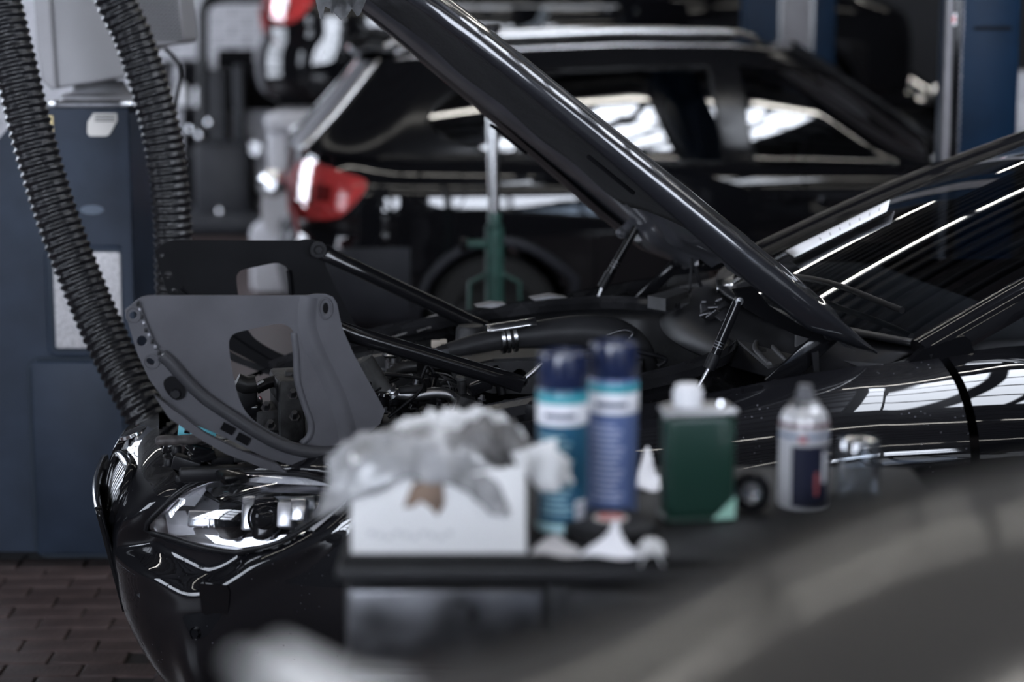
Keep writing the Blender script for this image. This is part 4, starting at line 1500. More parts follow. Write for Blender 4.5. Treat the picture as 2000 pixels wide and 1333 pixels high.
# cowl below the screen and the wiper
rows = [[ws_pt(0, q, 0) + CF * d + Vector((0, 0, z)) for q in qs] for d, z in ((-.02, -.002), (.04, -.02), (.10, -.05), (.16, -.09))]
grid('scuttle_panel', rows, M_BLACK, nc, thick=.006, sharp=40)
tube('wiper_arm', [ws_pt(.06, .85, .03), ws_pt(.10, .4, .03), ws_pt(.08, -.1, .02)], .007, M_BLACK, nc, n=8, smooth_path=5)
# fender tip at the pillar foot
vplate('fender_tip', [(1740, 735), (1772, 706), (1800, 680), (1840, 668), (1880, 655), (1892, 664), (1900, 690), (1912, 735), (1850, 744)], [], .70, .02, M_PAINT2, nc)

# things lying in or on the car ------------------------------------------------
P = on_v(305, 862, .44); Q = on_v(388, 858, .44)
d = (Q - P).normalized()
sd = empty('screwdriver', P, 'screwdriver with a dark worn handle lying behind the headlight', 'screwdriver')
lathe('handle', [(.0001, -.002), (.007, 0), (.0105, .006), (.011, .02), (.009, .045), (.0105, .06), (.0105, .075), (.007, .088), (.0035, .09)], mat('worn_handle', (.05, .045, .045), .4, noise=.6, nscale=60), sd, 16, frame_mat(P, z=d, x=(0, 0, 1)))
tube('shaft', [P + d * .088, P + d * .17], .003, M_STEEL, sd, n=8)
tube('ferrule', [P + d * .082, P + d * .096], .0055, M_STEEL, sd, n=10)
M_CYAN = mat('cyan_plastic', (.12, .42, .5), .45)
cy = empty('cyan_clip', on_v(380, 850, .38), 'small cyan plastic clip block beside the screwdriver', 'clip')
Mc = frame_mat(on_v(385, 846, .385), x=-CF + CL * .1 + Vector((0, 0, -.15)), z=CL)
box('block', None, (.075, .026, .016), M_CYAN, cy, M=Mc, bevel=.003)
for k in (-.02, .012):
    box('recess', None, (.012, .008, .004), M_GLOSSBLACK, cy, M=Mc @ Matrix.Translation((k, .002, .008)), bevel=.001)
M_PAPER = mat('paper_white', (.75, .75, .78), .7)
def on_screen(px, py, e):
    """first point of the outer windshield face on the line of sight, lifted by e"""
    def glass_w(u, v):
        lo, hi = -.2, 1.2
        for _ in range(22):
            a = (lo + hi) / 2
            q = max(-1, min(1, v / lerp(.645, .52, a)))
            if lerp(-.10, -.98, a) + lerp(.17, .10, a) * (1 - q * q) > u: lo = a
            else: hi = a
        return tocar(ws_pt(a, q))[2]
    v = .55
    while v > -.66:
        P = on_v(px, py, v)
        u, vv, w = tocar(P)
        if w < glass_w(u, v) + e: break
        v -= .01
    return P
rows = []
for i in range(11):
    a = i / 10
    t_ = on_screen(lerp(1534, 1738, a), lerp(494, 394, a), .014)
    b_ = on_screen(lerp(1552, 1732, a), lerp(506, 416, a), .014)
    rows.append([t_.lerp(b_, k / 3) + Vector((0, 0, .004)) for k in range(4)])
pp = grid('paper_sheet', rows, M_PAPER, None, thick=.0015)
tag(pp, 'strip of printed paper lying along the far edge of the windshield', 'paper')
for k in range(7):
    i0 = 3 + k
    q0, q1 = rows[i0][1], rows[i0][2]
    dd = (rows[i0 + 1][1] - q0) * .12 if i0 < 10 else (q0 - rows[i0 - 1][1]) * .12
    up_ = Vector((0, -.0015, .0015))
    mesh_from('text_line', [q0 + up_, q1 + up_, q1 + dd + up_, q0 + dd + up_], mat("faint_print", (.3, .3, .32), .7), pp)
# ------------------------------------------------------------------ estate car behind, rear towards the left
PSI = R(7.5)
SF = Vector((math.cos(PSI), math.sin(PSI), 0))
SR = Vector((math.sin(PSI), -math.cos(PSI), 0))
SO = on_y(968, 300, 8.8); SO.z = 0
SO = SO - SR * .885

def suv(a, b, w):
    return SO + SF * a + SR * b + Vector((0, 0, w))
def tosuv(p):
    d = Vector(p) - SO
    return d.dot(SF), d.dot(SR), d.z

M_CLAD = mat('grey_cladding', (.022, .023, .028), .36, spec=.2, noise=.25, nscale=6)
M_TINT = glass_mat('tinted_window', (.25, .27, .3), .07, .004)
M_RED = mat('red_lamp_plastic', (.52, .17, .17), .3)
M_REDL = glass_mat('red_lens', (.9, .48, .48), .03, .1, rmax=.25)
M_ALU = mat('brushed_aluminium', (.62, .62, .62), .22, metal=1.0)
sv = empty('black_estate_car', SO, 'black estate car with red tail lamp and silver roof rails behind the open hood', 'car')

PL2 = catmull([(-.93, 0, 0), (-.925, .25, 0), (-.90, .5, 0), (-.83, .69, 0), (-.69, .81, 0), (-.42, .868, 0), (0, .885, 0), (1, .892, 0), (2, .887, 0), (2.75, .868, 0), (3.15, .79, 0), (3.38, .6, 0), (3.48, .3, 0), (3.5, 0, 0)], 20)
s2 = [0.0]
for i in range(1, len(PL2)):
    s2.append(s2[-1] + (PL2[i] - PL2[i - 1]).length)
def plan2(s):
    s = max(0, min(s2[-1], s))
    lo, hi = 0, len(s2) - 1
    while hi - lo > 1:
        m = (lo + hi) // 2
        if s2[m] <= s: lo = m
        else: hi = m
    t = (s - s2[lo]) / (s2[hi] - s2[lo])
    p = PL2[lo].lerp(PL2[hi], t)
    d = (PL2[hi] - PL2[lo]).normalized()
    return p, Vector((-d.y, d.x, 0))
def s2_at(a):
    for i in range(len(PL2)):
        if PL2[i].x >= a: return s2[i]
    return s2[-1]
PR2 = [
    (0, [(.26, -.12), (.31, -.03), (.40, .01), (.52, .02), (.60, .0), (.68, -.05), (.80, -.05), (.95, -.06), (1.06, -.09)]),
    (s2_at(-.83), [(.26, -.12), (.31, -.03), (.40, .01), (.52, .015), (.60, .005), (.68, -.02), (.80, -.02), (.95, -.05), (1.06, -.09)]),
    (s2_at(-.42), [(.24, -.12), (.30, -.03), (.38, .0), (.50, .005), (.60, .004), (.70, .004), (.82, .002), (.93, -.02), (1.03, -.075)]),
    (s2_at(.6), [(.22, -.12), (.28, -.04), (.36, -.02), (.48, -.012), (.60, -.004), (.70, .006), (.80, .0), (.90, -.015), (.985, -.055)]),
    (s2_at(2.2), [(.22, -.12), (.28, -.04), (.36, -.02), (.48, -.012), (.60, -.004), (.70, .006), (.80, .0), (.90, -.015), (.98, -.06)]),
    (s2[-1], [(.22, -.12), (.28, -.03), (.36, .0), (.48, .01), (.58, .01), (.66, .0), (.74, -.02), (.80, -.06), (.84, -.16)]),
]
def body2(s, t, e=0.0):
    p, n = plan2(s)
    f = t * 8
    i = min(int(f), 7)
    x = f - i
    def at(pr):
        p0, p1, p2, p3 = pr[max(i - 1, 0)], pr[i], pr[i + 1], pr[min(i + 2, 8)]
        return [.5 * (2 * b + (c - a) * x + (2 * a - 5 * b + 4 * c - d) * x * x + (3 * b - a - 3 * c + d) * x ** 3) for a, b, c, d in zip(p0, p1, p2, p3)]
    for k in range(len(PR2) - 1):
        if s <= PR2[k + 1][0] + 1e-6:
            q = (s - PR2[k][0]) / (PR2[k + 1][0] - PR2[k][0])
            q = .5 * q + .5 * q * q * (3 - 2 * q)
            A, B = at(PR2[k][1]), at(PR2[k + 1][1])
            w, o = lerp(A[0], B[0], q), lerp(A[1], B[1], q)
            break
    return suv(p.x + n.x * (o + e), p.y + n.y * (o + e), w)
def flip2(P):
    a, b, w = tosuv(P)
    return suv(a, -b, w)
NS, NT = 220, 60
B2 = [[body2(s2[-1] * i / NS, j / NT) for j in range(NT + 1)] for i in range(NS + 1)]
B2P = [[px_of(p) for p in r] for r in B2]
def arch2(P):
    a, b, w = tosuv(P)
    return (a * a + (w - .30) ** 2 < .345 ** 2) or ((a - 2.6) ** 2 + (w - .30) ** 2 < .345 ** 2)
TL = smooth2([(560, 380), (572, 335), (592, 312), (625, 318), (668, 336), (712, 350), (716, 368), (694, 398), (664, 424), (620, 430), (580, 428), (564, 405)], 4)
def cutb(i, j, c):
    if arch2(c): return True
    a, b, w = tosuv(c)
    P = c if b >= 0 else flip2(c)
    return False
i_b = int(NS * s2_at(-.36) / s2[-1])
jb = int(NT * .56)
full = lambda rows: [[flip2(p) for p in r] for r in reversed(rows[1:])] + rows
grid('rear_bumper', full([r[:jb + 1] for r in B2[:i_b + 1]]), M_CLAD, sv, cut=cutb)
grid('tailgate_panel', full([r[jb:] for r in B2[:i_b + 1]]), M_PAINT2, sv, cut=cutb)
i_c = int(NS * s2_at(.42) / s2[-1]); i_d = int(NS * s2_at(1.36) / s2[-1]); i_e = int(NS * s2_at(2.2) / s2[-1])
for k0, k1, nm in ((i_b, i_c, 'rear_wing'), (i_c, i_d, 'rear_door'), (i_d, i_e, 'front_door'), (i_e, NS, 'front_wing')):
    grid(nm, B2[k0:k1 + 1], M_PAINT2, sv, cut=cutb)
    grid(nm, [[flip2(p) for p in r] for r in B2[k0:k1 + 1]], M_PAINT2, sv, cut=cutb)
# door shut lines
for ii in (i_c, i_d, i_e):
    V, Fc = sweep([p + SR * .0005 for p in B2[ii][6:]], circ(.0035, 6))
    mesh_obj('door_gap', V, Fc, M_DARK, sv)
# wheel-arch trims
for a0 in (0, 2.6):
    pts, prof_ = [], []
    for k in range(25):
        t = math.pi * (-.06 + 1.12 * k / 24)
        a, w = a0 + .36 * math.cos(t), .30 + .36 * math.sin(t)
        # side surface at (a, w)
        s = s2_at(a)
        lo, hi = 0.0, 1.0
        for _ in range(16):
            m = (lo + hi) / 2
            if tosuv(body2(s, m))[2] < w: lo = m
            else: hi = m
        P = body2(s, lo, .006)
        pts.append(P)
    V, Fc = sweep(pts, [(.022, -.01), (.022, .004), (.0, .010), (-.022, .004), (-.022, -.01)], up=SR)
    mesh_obj('arch_trim', V, Fc, M_CLAD, sv)
    V = [flip2(p) for p in V]
    mesh_obj('arch_trim', V, Fc, M_CLAD, sv)
    for sg in (1, -1):
        wheel(sv, suv(a0, sg * .74, .30), SR * sg, .30, .2, M_TYRE)
        rows = []
        for k in range(17):
            t = math.pi * (-.1 + 1.2 * k / 16)
            rows.append([suv(a0 + .345 * math.cos(t), sg * b, .30 + .345 * math.sin(t)) for b in (.86, .6)])
        grid('wheel_house', rows, M_DARK, sv)
# glass house
def roofw(a):
    return interp([-.6, -.45, 0, .6, 1.1, 1.45, 1.8], [1.44, 1.465, 1.51, 1.535, 1.53, 1.49, 1.42], a)
def gh(k, t, e=0.0):
    ar = lerp(-.84, -.47, t)
    af = lerp(2.28, 1.42, t)
    a = lerp(ar, af, k)
    wb = interp([-.84, -.42, .6, 2.3], [1.055, 1.02, .985, .98], a)
    w = lerp(wb, roofw(lerp(a, lerp(-.47, 1.42, k), t)), t)
    b = lerp(.815, .60, t ** 1.25)
    tap = 1 - .10 * sstep(.85, 1, k) - .07 * sstep(.12, 0, k)
    return suv(a, (b + e) * tap, w)
GN, GT = 160, 36
G = [[gh(i / GN, j / GT) for j in range(GT + 1)] for i in range(GN + 1)]
WINS = [smooth2([(836, 238), (846, 212), (880, 183), (940, 160), (1010, 146), (1030, 150), (1018, 225), (1002, 300), (930, 290), (862, 266)], 3),
        [(1050, 140), (1100, 138), (1250, 133), (1378, 130), (1386, 136), (1414, 310), (1410, 319), (1250, 316), (1030, 308), (1024, 300)],
        [(1442, 131), (1520, 131), (1590, 138), (1650, 155), (1720, 198), (1800, 262), (1822, 300), (1824, 328), (1700, 328), (1480, 324), (1472, 318)]]
def cutg(i, j, c):
    a, b, w = tosuv(c)
    x, y = px_of(c if b >= 0 else flip2(c))
    return any(in_poly(x, y, wn) for wn in WINS)
grid('pillar_frame', G, M_GLOSSBLACK, sv, cut=cutg)
grid('pillar_frame', [[flip2(p) for p in r] for r in G], M_GLOSSBLACK, sv, cut=cutg)
def find2(px, py, rows, pxs):
    best, bi = 1e18, (1, 1)
    for i in range(1, len(rows) - 1):
        for j in range(1, len(rows[0]) - 1):
            d = (pxs[i][j][0] - px) ** 2 + (pxs[i][j][1] - py) ** 2
            if d < best: best, bi = d, (i, j)
    i, j = bi
    n = (rows[i + 1][j] - rows[i - 1][j]).cross(rows[i][j + 1] - rows[i][j - 1]).normalized()
    if n.dot(CP - rows[i][j]) < 0: n = -n
    return on_plane(px, py, rows[i][j], n), n
GP = [[px_of(p) for p in r] for r in G]
for wn in WINS:
    cut_ = lambda i, j, c, wn=wn: not in_poly(*px_of(c), [(lerp(sum(q[0] for q in wn) / len(wn), p[0], 1.02), lerp(sum(q[1] for q in wn) / len(wn), p[1], 1.03)) for p in wn])
    gi = [[p - SR * .006 for p in r] for r in G]
    o = grid('side_glass', gi, M_TINT, sv, cut=cut_)
    o2 = grid('side_glass', [[flip2(p) for p in r] for r in gi], M_TINT, sv, cut=lambda i, j, c, cut_=cut_: cut_(i, j, flip2(c)))
    fr_ = [find2(x, y, G, GP)[0] + SR * .004 for x, y in wn]
    V, Fc = sweep(fr_, circ(.006, 6), closed=True)
    mesh_obj('window_seal', V, Fc, M_GLOSSBLACK, sv)
# roof
ru = [i / 40 for i in range(41)]
rv = [-1 + 2 * i / 16 for i in range(17)]
def roof_pt(k, q):
    p = tosuv(gh(k, 1.0))
    return suv(p[0] + (.10 * (1 - q * q) * (1 if k > .9 else 0) * sstep(.9, 1, k)), p[1] * q, p[2] + .035 * (1 - q * q))
grid('roof', [[roof_pt(k, q) for q in rv] for k in ru], M_PAINT2, sv)
# front and rear screens
for k, nm, bw in ((1.0, 'front_screen', .14), (0.0, 'rear_screen', -.05)):
    rows = []
    for j in range(13):
        p = tosuv(gh(k, j / 12))
        rows.append([suv(p[0] + bw * (1 - q * q), p[1] * q, p[2] + .035 * (1 - q * q) * j / 12) for q in rv])
    grid(nm, rows, M_TINT, sv)
# bonnet
rows = []
for i in range(13):
    a = lerp(2.15, 3.42, i / 12)
    w0 = lerp(1.0, .84, (i / 12) ** 1.3)
    hw = interp([2.1, 2.9, 3.2, 3.45], [.80, .76, .62, .4], a)
    rows.append([suv(a, q * hw, w0 + .05 * (1 - q * q)) for q in rv])
grid('bonnet', rows, M_PAINT2, sv)
# roof rails
for sg in (1, -1):
    pts = []
    for i in range(29):
        k = lerp(.03, .93, i / 28)
        p = tosuv(gh(k, 1.0))
        lift = .045 * sstep(0, .05, i / 28) * (1 - sstep(.95, 1, i / 28))
        pts.append(suv(p[0], sg * (p[1] - .02), p[2] + lift))
    V, Fc = sweep(pts, circ(.017, 10))
    mesh_obj('roof_rail', V, Fc, M_ALU, sv)
    # bright drip moulding above the doors; metal tailgate edge paints a daylight highlight
    V, Fc = sweep([suv(tosuv(gh(k, .97))[0], sg * (tosuv(gh(k, .97))[1] + .006), tosuv(gh(k, .97))[2]) for k in [.03 + .95 * i / 30 for i in range(31)]], circ(.007, 8))
    mesh_obj('roof_moulding', V, Fc, M_ALU, sv)
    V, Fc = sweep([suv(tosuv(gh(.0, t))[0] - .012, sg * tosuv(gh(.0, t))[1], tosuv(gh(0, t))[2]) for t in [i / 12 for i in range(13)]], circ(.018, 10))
    mesh_obj('tailgate_highlight', V, Fc, M_ALU, sv)
# spoiler
rows = []
for d, h in ((0.02, .02), (-.06, .028), (-.13, .015), (-.14, -.01), (-.06, -.02), (.02, -.02)):
    rows.append([suv(-.47 + d + .03 * q * q, q * .57, 1.465 + h + .035 * (1 - q * q)) for q in rv])
grid('spoiler', rows, M_PAINT2, sv, wrap=True, sharp=50)
# tail lamps
tl = TL[::2]
tcx = sum(p[0] for p in TL) / len(TL); tcy = sum(p[1] for p in TL) / len(TL)
def tfind(x, y):
    for _ in range(40):
        d = min((B2P[i][j][0] - x) ** 2 + (B2P[i][j][1] - y) ** 2 for i in range(1, 69) for j in range(1, NT) if (CP - B2[i][j]).dot((B2[i + 1][j] - B2[i - 1][j]).cross(B2[i][j + 1] - B2[i][j - 1])) * TSGN > 0)
        if d < 36: break
        x += (tcx - x) * .06
    return find2(x, y, B2[:70], B2P[:70])
_m = (B2[61][40] - B2[59][40]).cross(B2[60][41] - B2[60][39])
TSGN = 1 if _m.dot(CP - B2[60][40]) > 0 else -1
def tl_mesh(f):
    V, Fc = [], []
    n = len(tl)
    kk = [1.0, .9, .75, .5, .2]
    for k in kk:
        for (x, y) in TL[::2]:
            p, nn = tfind(lerp(tcx, x, k), lerp(tcy, y, k))
            V.append(p + nn * f)
    for r in range(len(kk) - 1):
        for j in range(n):
            Fc.append((r * n + j, r * n + (j + 1) % n, (r + 1) * n + (j + 1) % n, (r + 1) * n + j))
    Fc.append(tuple((len(kk) - 1) * n + j for j in range(n)))
    return V, Fc
V, Fc = tl_mesh(.012)
V0, _ = tl_mesh(.002)
for flip in (False, True):
    ff = (lambda P: flip2(P)) if flip else (lambda P: P)
    lamp_o = mesh_obj('tail_lamp', [ff(p) for p in V0], Fc, M_RED, sv)
    mesh_obj('lamp_lens', [ff(p) for p in V], Fc, M_REDL, lamp_o)
    for (pts, mm) in (([(583, 402), (640, 405), (655, 418), (620, 428), (582, 424)], M_SILV), ([(604, 362), (611, 363), (611, 402), (605, 402)], M_CHROME), ([(655, 408), (700, 362), (708, 370), (668, 414)], mat('pink_reflector', (.75, .22, .22), .3)),
                      ([(630, 335), (700, 356), (694, 364), (628, 344)], MATS.get('pink_reflector') or mat('pink_reflector', (.75, .22, .22), .3)), ([(620, 360), (650, 365), (645, 395), (618, 392)], mat('maroon', (.12, .02, .02), .6)), ([(578, 350), (590, 345), (592, 395), (579, 398)], mat('maroon', (.12, .02, .02), .6))):
        q = [(lambda pn: pn[0] + pn[1] * .007)(tfind(x, y)) for x, y in pts]
        mesh_from('lamp_element', [ff(p) for p in q], mm, lamp_o)
# flap, handles, mirror
ring = [find2(x, y, B2, B2P)[0] for x, y in smooth2([(812, 345), (850, 336), (900, 340), (908, 372), (900, 402), (860, 410), (815, 402), (806, 372)], 3)]
V, Fc = sweep(ring, circ(.0035, 6), closed=True)
mesh_obj('fuel_flap_gap', V, Fc, M_DARK, sv)
for x0, x1, y in ((1040, 1110, 352), (1525, 1600, 384)):
    A, n = find2(x0, y, B2, B2P); Bp, n2 = find2(x1, y + 4, B2, B2P)
    pts = [A + n * .002, A.lerp(Bp, .15) + n * .03, A.lerp(Bp, .5) + n * .036, A.lerp(Bp, .85) + n * .03, Bp + n * .002]
    V, Fc = sweep(catmull(pts, 5), [(.006, -.012), (.007, .012), (-.007, .012), (-.006, -.012)], up=(0, 0, 1))
    mesh_obj('door_handle', V, Fc, M_PAINT2, sv, sharp=60)
    lathe('lock_cylinder', [(.0001, .008), (.010, .008), (.012, .004), (.012, -.004)], M_CHROME, sv, 16, frame_mat(Bp + n * .006, z=n, x=(0, 0, 1)))
Mm = frame_mat(suv(2.02, 1.02, 1.06), x=SF)
mr_ = box('door_mirror', None, (.13, .20, .15), M_PAINT2, sv, M=Mm, bevel=.045, seg=3)
box('mirror_glass', None, (.006, .16, .11), M_CHROME, mr_, M=Mm @ Matrix.Translation((-.066, 0, 0)), bevel=.002)
box('mirror_foot', None, (.06, .14, .03), M_BLACK, mr_, M=frame_mat(suv(2.03, .90, 1.0), x=SF), bevel=.01)
# cabin
for a in (1.25, .35):
    for b in (.36, -.36):
        st_ = box('seat', None, (.5, .5, .2), M_DASH, sv, M=frame_mat(suv(a + .25, b, .62), x=SF), bevel=.06)
        box('backrest', None, (.16, .48, .62), mat('seat_leather', (.06, .06, .065), .45), st_, M=frame_mat(suv(a - .05, b, .95), x=SF + Vector((0, 0, .25)), z=Vector((0, 0, 1)) - SF * .25), bevel=.07)
        box('headrest', None, (.10, .26, .17), MATS['seat_leather'], st_, M=frame_mat(suv(a - .14, b, 1.33), x=SF), bevel=.045)
box('dash_top', None, (.5, 1.4, .2), M_DASH, sv, M=frame_mat(suv(2.05, 0, .9), x=SF), bevel=.05)
V, Fc = sweep([frame_mat(suv(1.72, -.36, .98), z=-SF + Vector((0, 0, .4)), x=SR) @ Vector((.18 * math.cos(t), .18 * math.sin(t), 0)) for t in [2 * math.pi * k / 28 for k in range(28)]], circ(.015, 8), closed=True)
mesh_obj('steering_wheel', V, Fc, M_BLACK, sv)
bm = bmesh.new(); add_box(bm, frame_mat(suv(1.3, 0, .27), x=SF), (4.2, 1.5, .06), .01)
bm_obj('underbody', bm, M_DARK, sv)

# raised car and a further car ----------------------------------------------------
rc = copy_tree(sv)
rc.name = 'raised_black_car'
rc.location = SO + Vector((-.60, 3.9, .84))
tag(rc, 'black car lifted high at the back, red tail lamp beside the brick wall', 'car')
tcar = copy_tree(sv)
tcar.name = 'parked_black_car'
tcar.location = SO + Vector((1.25, 5.95, .02))
tag(tcar, 'black car parked furthest back, only its roof showing between the two blue posts', 'car')

for root in (rc, tcar):
    for ch in root.children:
        if ch.name.split('.')[0] in ('rear_bumper', 'arch_trim'):
            ch.data = ch.data.copy()
            ch.data.materials[0] = M_PAINT2
hk = [(1003, 66), (1018, 52), (1044, 42), (1054, 22), (1064, 17), (1073, 26), (1062, 48), (1042, 64), (1014, 71)]
hk3 = [on_y(x, y, 11.55) for x, y in smooth2(hk, 3)]
hole = [on_y(x, y, 11.55) for x, y in oval(1063, 27, 4, 4)]
hb2 = plate('tow_hook', [(p.x, p.z) for p in hk3], [[(p.x, p.z) for p in hole]], Matrix.Translation((0, 11.55, 0)) @ Matrix.Rotation(math.pi / 2, 4, 'X'), .03, mat('grey_bracket', (.10, .115, .13), .5), None)
tag(hb2, 'curved grey steel bracket with a hole fixed under the lifted black car', 'bracket')
# lift posts -------------------------------------------------------------------------
M_BLUE = mat('blue_lift_paint', (.003, .0125, .03), .42, spec=.12, noise=.25, nscale=5)
M_POSTG = mat('post_grey', (.16, .155, .165), .45, noise=.15, nscale=6)
def post(px0, px1, py, Y, label, grey_l, h=3.6, depth=.26):
    A, Bq = on_y(px0, py, Y), on_y(px1, py, Y)
    wd = Bq.x - A.x
    cx = (A.x + Bq.x) / 2
    r = empty('lift_post', (cx, Y + depth / 2, 0), label, 'lift post', 'blue posts of the car lifts')
    sh = box('column', (cx + (.012 if grey_l else 0), Y + depth / 2, h / 2 + .01), (wd - (.025 if grey_l else 0), depth, h - .02), M_BLUE, r, bevel=.012)
    box('base_plate', (cx, Y + depth / 2, .01), (wd + .22, depth + .2, .02), M_BLUE, r, bevel=.003)
    for sx in (-1, 1):
        for sy in (-1, 1):
            lathe('anchor_bolt', [(.0001, .03), (.012, .03), (.014, .024), (.014, .0)], M_STEEL, r, 8, Matrix.Translation((cx + sx * (wd / 2 + .07), Y + depth / 2 + sy * (depth / 2 + .05), .02)))
    return r, cx, wd
r1, cx, wd = post(1846, 1990, 160, 7.0, 'blue lift post with a pale edge strip right of the windshield', True)
box('edge_strip', (cx - wd / 2 + .006, 6.995, 1.8), (.024, .03, 3.5), M_POSTG, r1, bevel=.004)
box('guide_channel', (cx - wd / 2 + .036, 6.998, 1.8), (.026, .02, 3.5), M_GLOSSBLACK, r1, bevel=.003)
bm = bmesh.new()
for k in range(160):
    add_box(bm, Matrix.Translation((cx - wd / 2 + .052 + random.uniform(-.001, .001), 6.997, .2 + k * .02)), (.007, .007, .012))
bm_obj('weld_bead', bm, M_DULLSTEEL, r1)['kind'] = 'stuff'
P = on_y(1862, 38, 6.985)
lb = box('lift_label', (P.x, 6.984, P.z), (.018, .006, .04), M_PAPER, r1)
box('label_print', (P.x, 6.980, P.z), (.010, .004, .022), M_RED, lb)
box('scuff', (cx + .03, 6.999, on_y(1900, 55, 7).z), (.13, .004, .012), M_DARK, r1)
r2, cx2, wd2 = post(1453, 1632, 50, 11.1, 'blue lift post with a grey front column behind the estate car roof', False, depth=.2)
box('front_column', (cx2 + .0 + .03, 11.07, 1.8), (.15, .06, 3.55), M_POSTG, r2, bevel=.008)
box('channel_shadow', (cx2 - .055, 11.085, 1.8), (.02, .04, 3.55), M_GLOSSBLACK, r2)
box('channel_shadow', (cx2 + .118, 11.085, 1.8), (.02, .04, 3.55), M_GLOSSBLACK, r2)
# lift arms carrying the raised car
box('lift_arm', (cx2 - .7, 11.5, .99), (1.3, .12, .10), M_BLUE, r2, rz=R(-18), bevel=.01)

# white cabinet peeping out at the right edge
P = on_y(1991, 140, 11.6)
wc = empty('white_cabinet', (P.x + .32, 11.9, 0), 'pale cabinet at the right edge behind the blue lift post', 'cabinet')
M_OFFW = mat('offwhite_enamel', (.55, .56, .6), .4, noise=.08, nscale=5)
box('body', (P.x + .32, 11.9, P.z / 2), (.62, .5, P.z - .01), M_OFFW, wc, bevel=.02)
for zz in (.75, 1.05):
    box('drawer_front', (P.x + .32, 11.64, zz), (.57, .03, .27), M_OFFW, wc, bevel=.006)
box('notice', (P.x + .06, 11.62, 1.08), (.10, .006, .16), M_PAPER, wc)

# hydraulic jack stand in front of the estate car ------------------------------------------
M_GREEN = mat('green_jack_paint', (.022, .055, .046), .35, noise=.2, nscale=20)
JY = 7.6
def jp(x, y): return on_y(x, y, JY)
base = jp(966, 600)
jk = empty('jack_stand', (base.x, JY, 0), 'green hydraulic jack stand with a chrome ram reaching up to the hood', 'jack')
sc = F_PX / (JY / math.cos(PITCH))
ztop = jp(966, 440).z
tube('cylinder', [(base.x, JY, .10), (base.x, JY, ztop)], .036, M_GREEN, jk, n=24)
lathe('gland_nut', [(.0001, .05), (.024, .05), (.026, .045), (.026, .0), (.036, 0), (.036, -.01)], M_GREEN, jk, 24, Matrix.Translation((base.x, JY, ztop)))
rod_top = Vector((base.x - .012, JY, jp(955, 60).z))
tube('ram', [(base.x, JY, ztop + .02), rod_top], .0225, M_ALU, jk, n=20)
lathe('saddle', [(.0001, .02), (.03, .02), (.034, .012), (.034, -.004), (.022, -.01)], M_BLACK, jk, 20, Matrix.Translation(rod_top))
hx0, hz = jp(905, 477).x, jp(905, 477).z
tube('pump_handle', [(base.x, JY, hz), (hx0 + .01, JY, hz)], .017, M_GREEN, jk, n=14)
tube('handle_knob', [(hx0 + .016, JY, hz), (hx0 - .012, JY, hz)], .028, M_GLOSSBLACK, jk, n=16)
for sg in (-1, 1):
    tube('carry_grip', [(base.x + sg * .03, JY, jp(966, 535).z), (base.x + sg * .095, JY, jp(966, 552).z), (base.x + sg * .10, JY, jp(966, 620).z), (base.x + sg * .03, JY, jp(966, 632).z)], .008, M_GREEN, jk, n=10)
for k in range(4):
    a = k * math.pi / 2 + .5
    q = Vector((base.x + .32 * math.cos(a), JY + .32 * math.sin(a), .06))
    tube('foot', [(base.x, JY, .16), q], .022, M_GREEN, jk, n=10)
    lathe('castor', [(.0001, -.012), (.04, -.012), (.045, 0), (.04, .012), (.0001, .012)], M_BLACK, jk, 18, frame_mat((q.x, q.y, .045), z=(math.sin(a), -math.cos(a), 0), x=(0, 0, 1)))

# diagnostic cabinet with an old monitor, at the left --------------------------------------
CY = 5.85
M_CAB = mat('blue_grey_cabinet', (.018, .026, .042), .48, spec=.2, noise=.22, nscale=7, bump=.04, bscale=250)
M_CABD = mat('cabinet_groove', (.02, .028, .04), .6)
def cp(x, y, Y=CY): return on_y(x, y, Y)
x0, x1 = cp(-110, 600).x, cp(264, 600).x
zt = cp(200, 212).z
cb = empty('test_cabinet', ((x0 + x1) / 2, CY + .3, 0), 'blue grey diagnostic cabinet standing on the floor at the left edge', 'cabinet')
bodyout = [(x0, .05), (x1 - .012, .05), (x1, .07), (x1, zt - .02), (x1 - .015, zt), (cp(50, 240).x, zt), (cp(-20, 310).x, zt - .12), (x0, zt - .14)]
plate('body', bodyout, [], Matrix.Translation((0, CY + .3, 0)) @ Matrix.Rotation(math.pi / 2, 4, 'X'), .6, M_CAB, cb)
box('plinth', ((x0 + x1) / 2, CY + .33, .028), (x1 - x0 - .06, .5, .05), M_GLOSSBLACK, cb)
def cab_panel(name, x0, y0, x1, y1, d, m, rad=.02, th=.014):
    a, b = cp(x0, y0), cp(x1, y1)
    return box(name, ((a.x + b.x) / 2, CY + d, (a.z + b.z) / 2), (b.x - a.x, th, a.z - b.z), m, cb, bevel=min(rad, th * .48), seg=3)
def ringrect(name, x0, y0, x1, y1, r, rad, m, parent, Y=CY):
    a, b = cp(x0, y0), cp(x1, y1)
    pts = []
    for (cx_, cz_, st) in ((b.x - rad, a.z - rad, 0), (a.x + rad, a.z - rad, 90), (a.x + rad, b.z + rad, 180), (b.x - rad, b.z + rad, 270)):
        for k in range(7):
            t = R(st + 15 * k)
            pts.append((cx_ + rad * math.cos(t), Y, cz_ + rad * math.sin(t)))
    V, Fc = sweep(pts, circ(r, 8), closed=True)
    return mesh_obj(name, V, Fc, m, parent)
M_FILTER = mat('pale_filter_mesh', (.5, .49, .5), .8, noise=.35, nscale=180, bump=.6, bscale=220)
cab_panel('filter_recess', 92, 486, 248, 690, -.002, M_CABD)
cab_panel('filter_mat', 104, 492, 242, 680, -.008, M_FILTER)
ringrect('recess_frame', 92, 486, 248, 690, .010, .02, M_CAB, cb)
cab_panel('lower_door', 60, 706, 252, 1082, -.004, M_CAB)
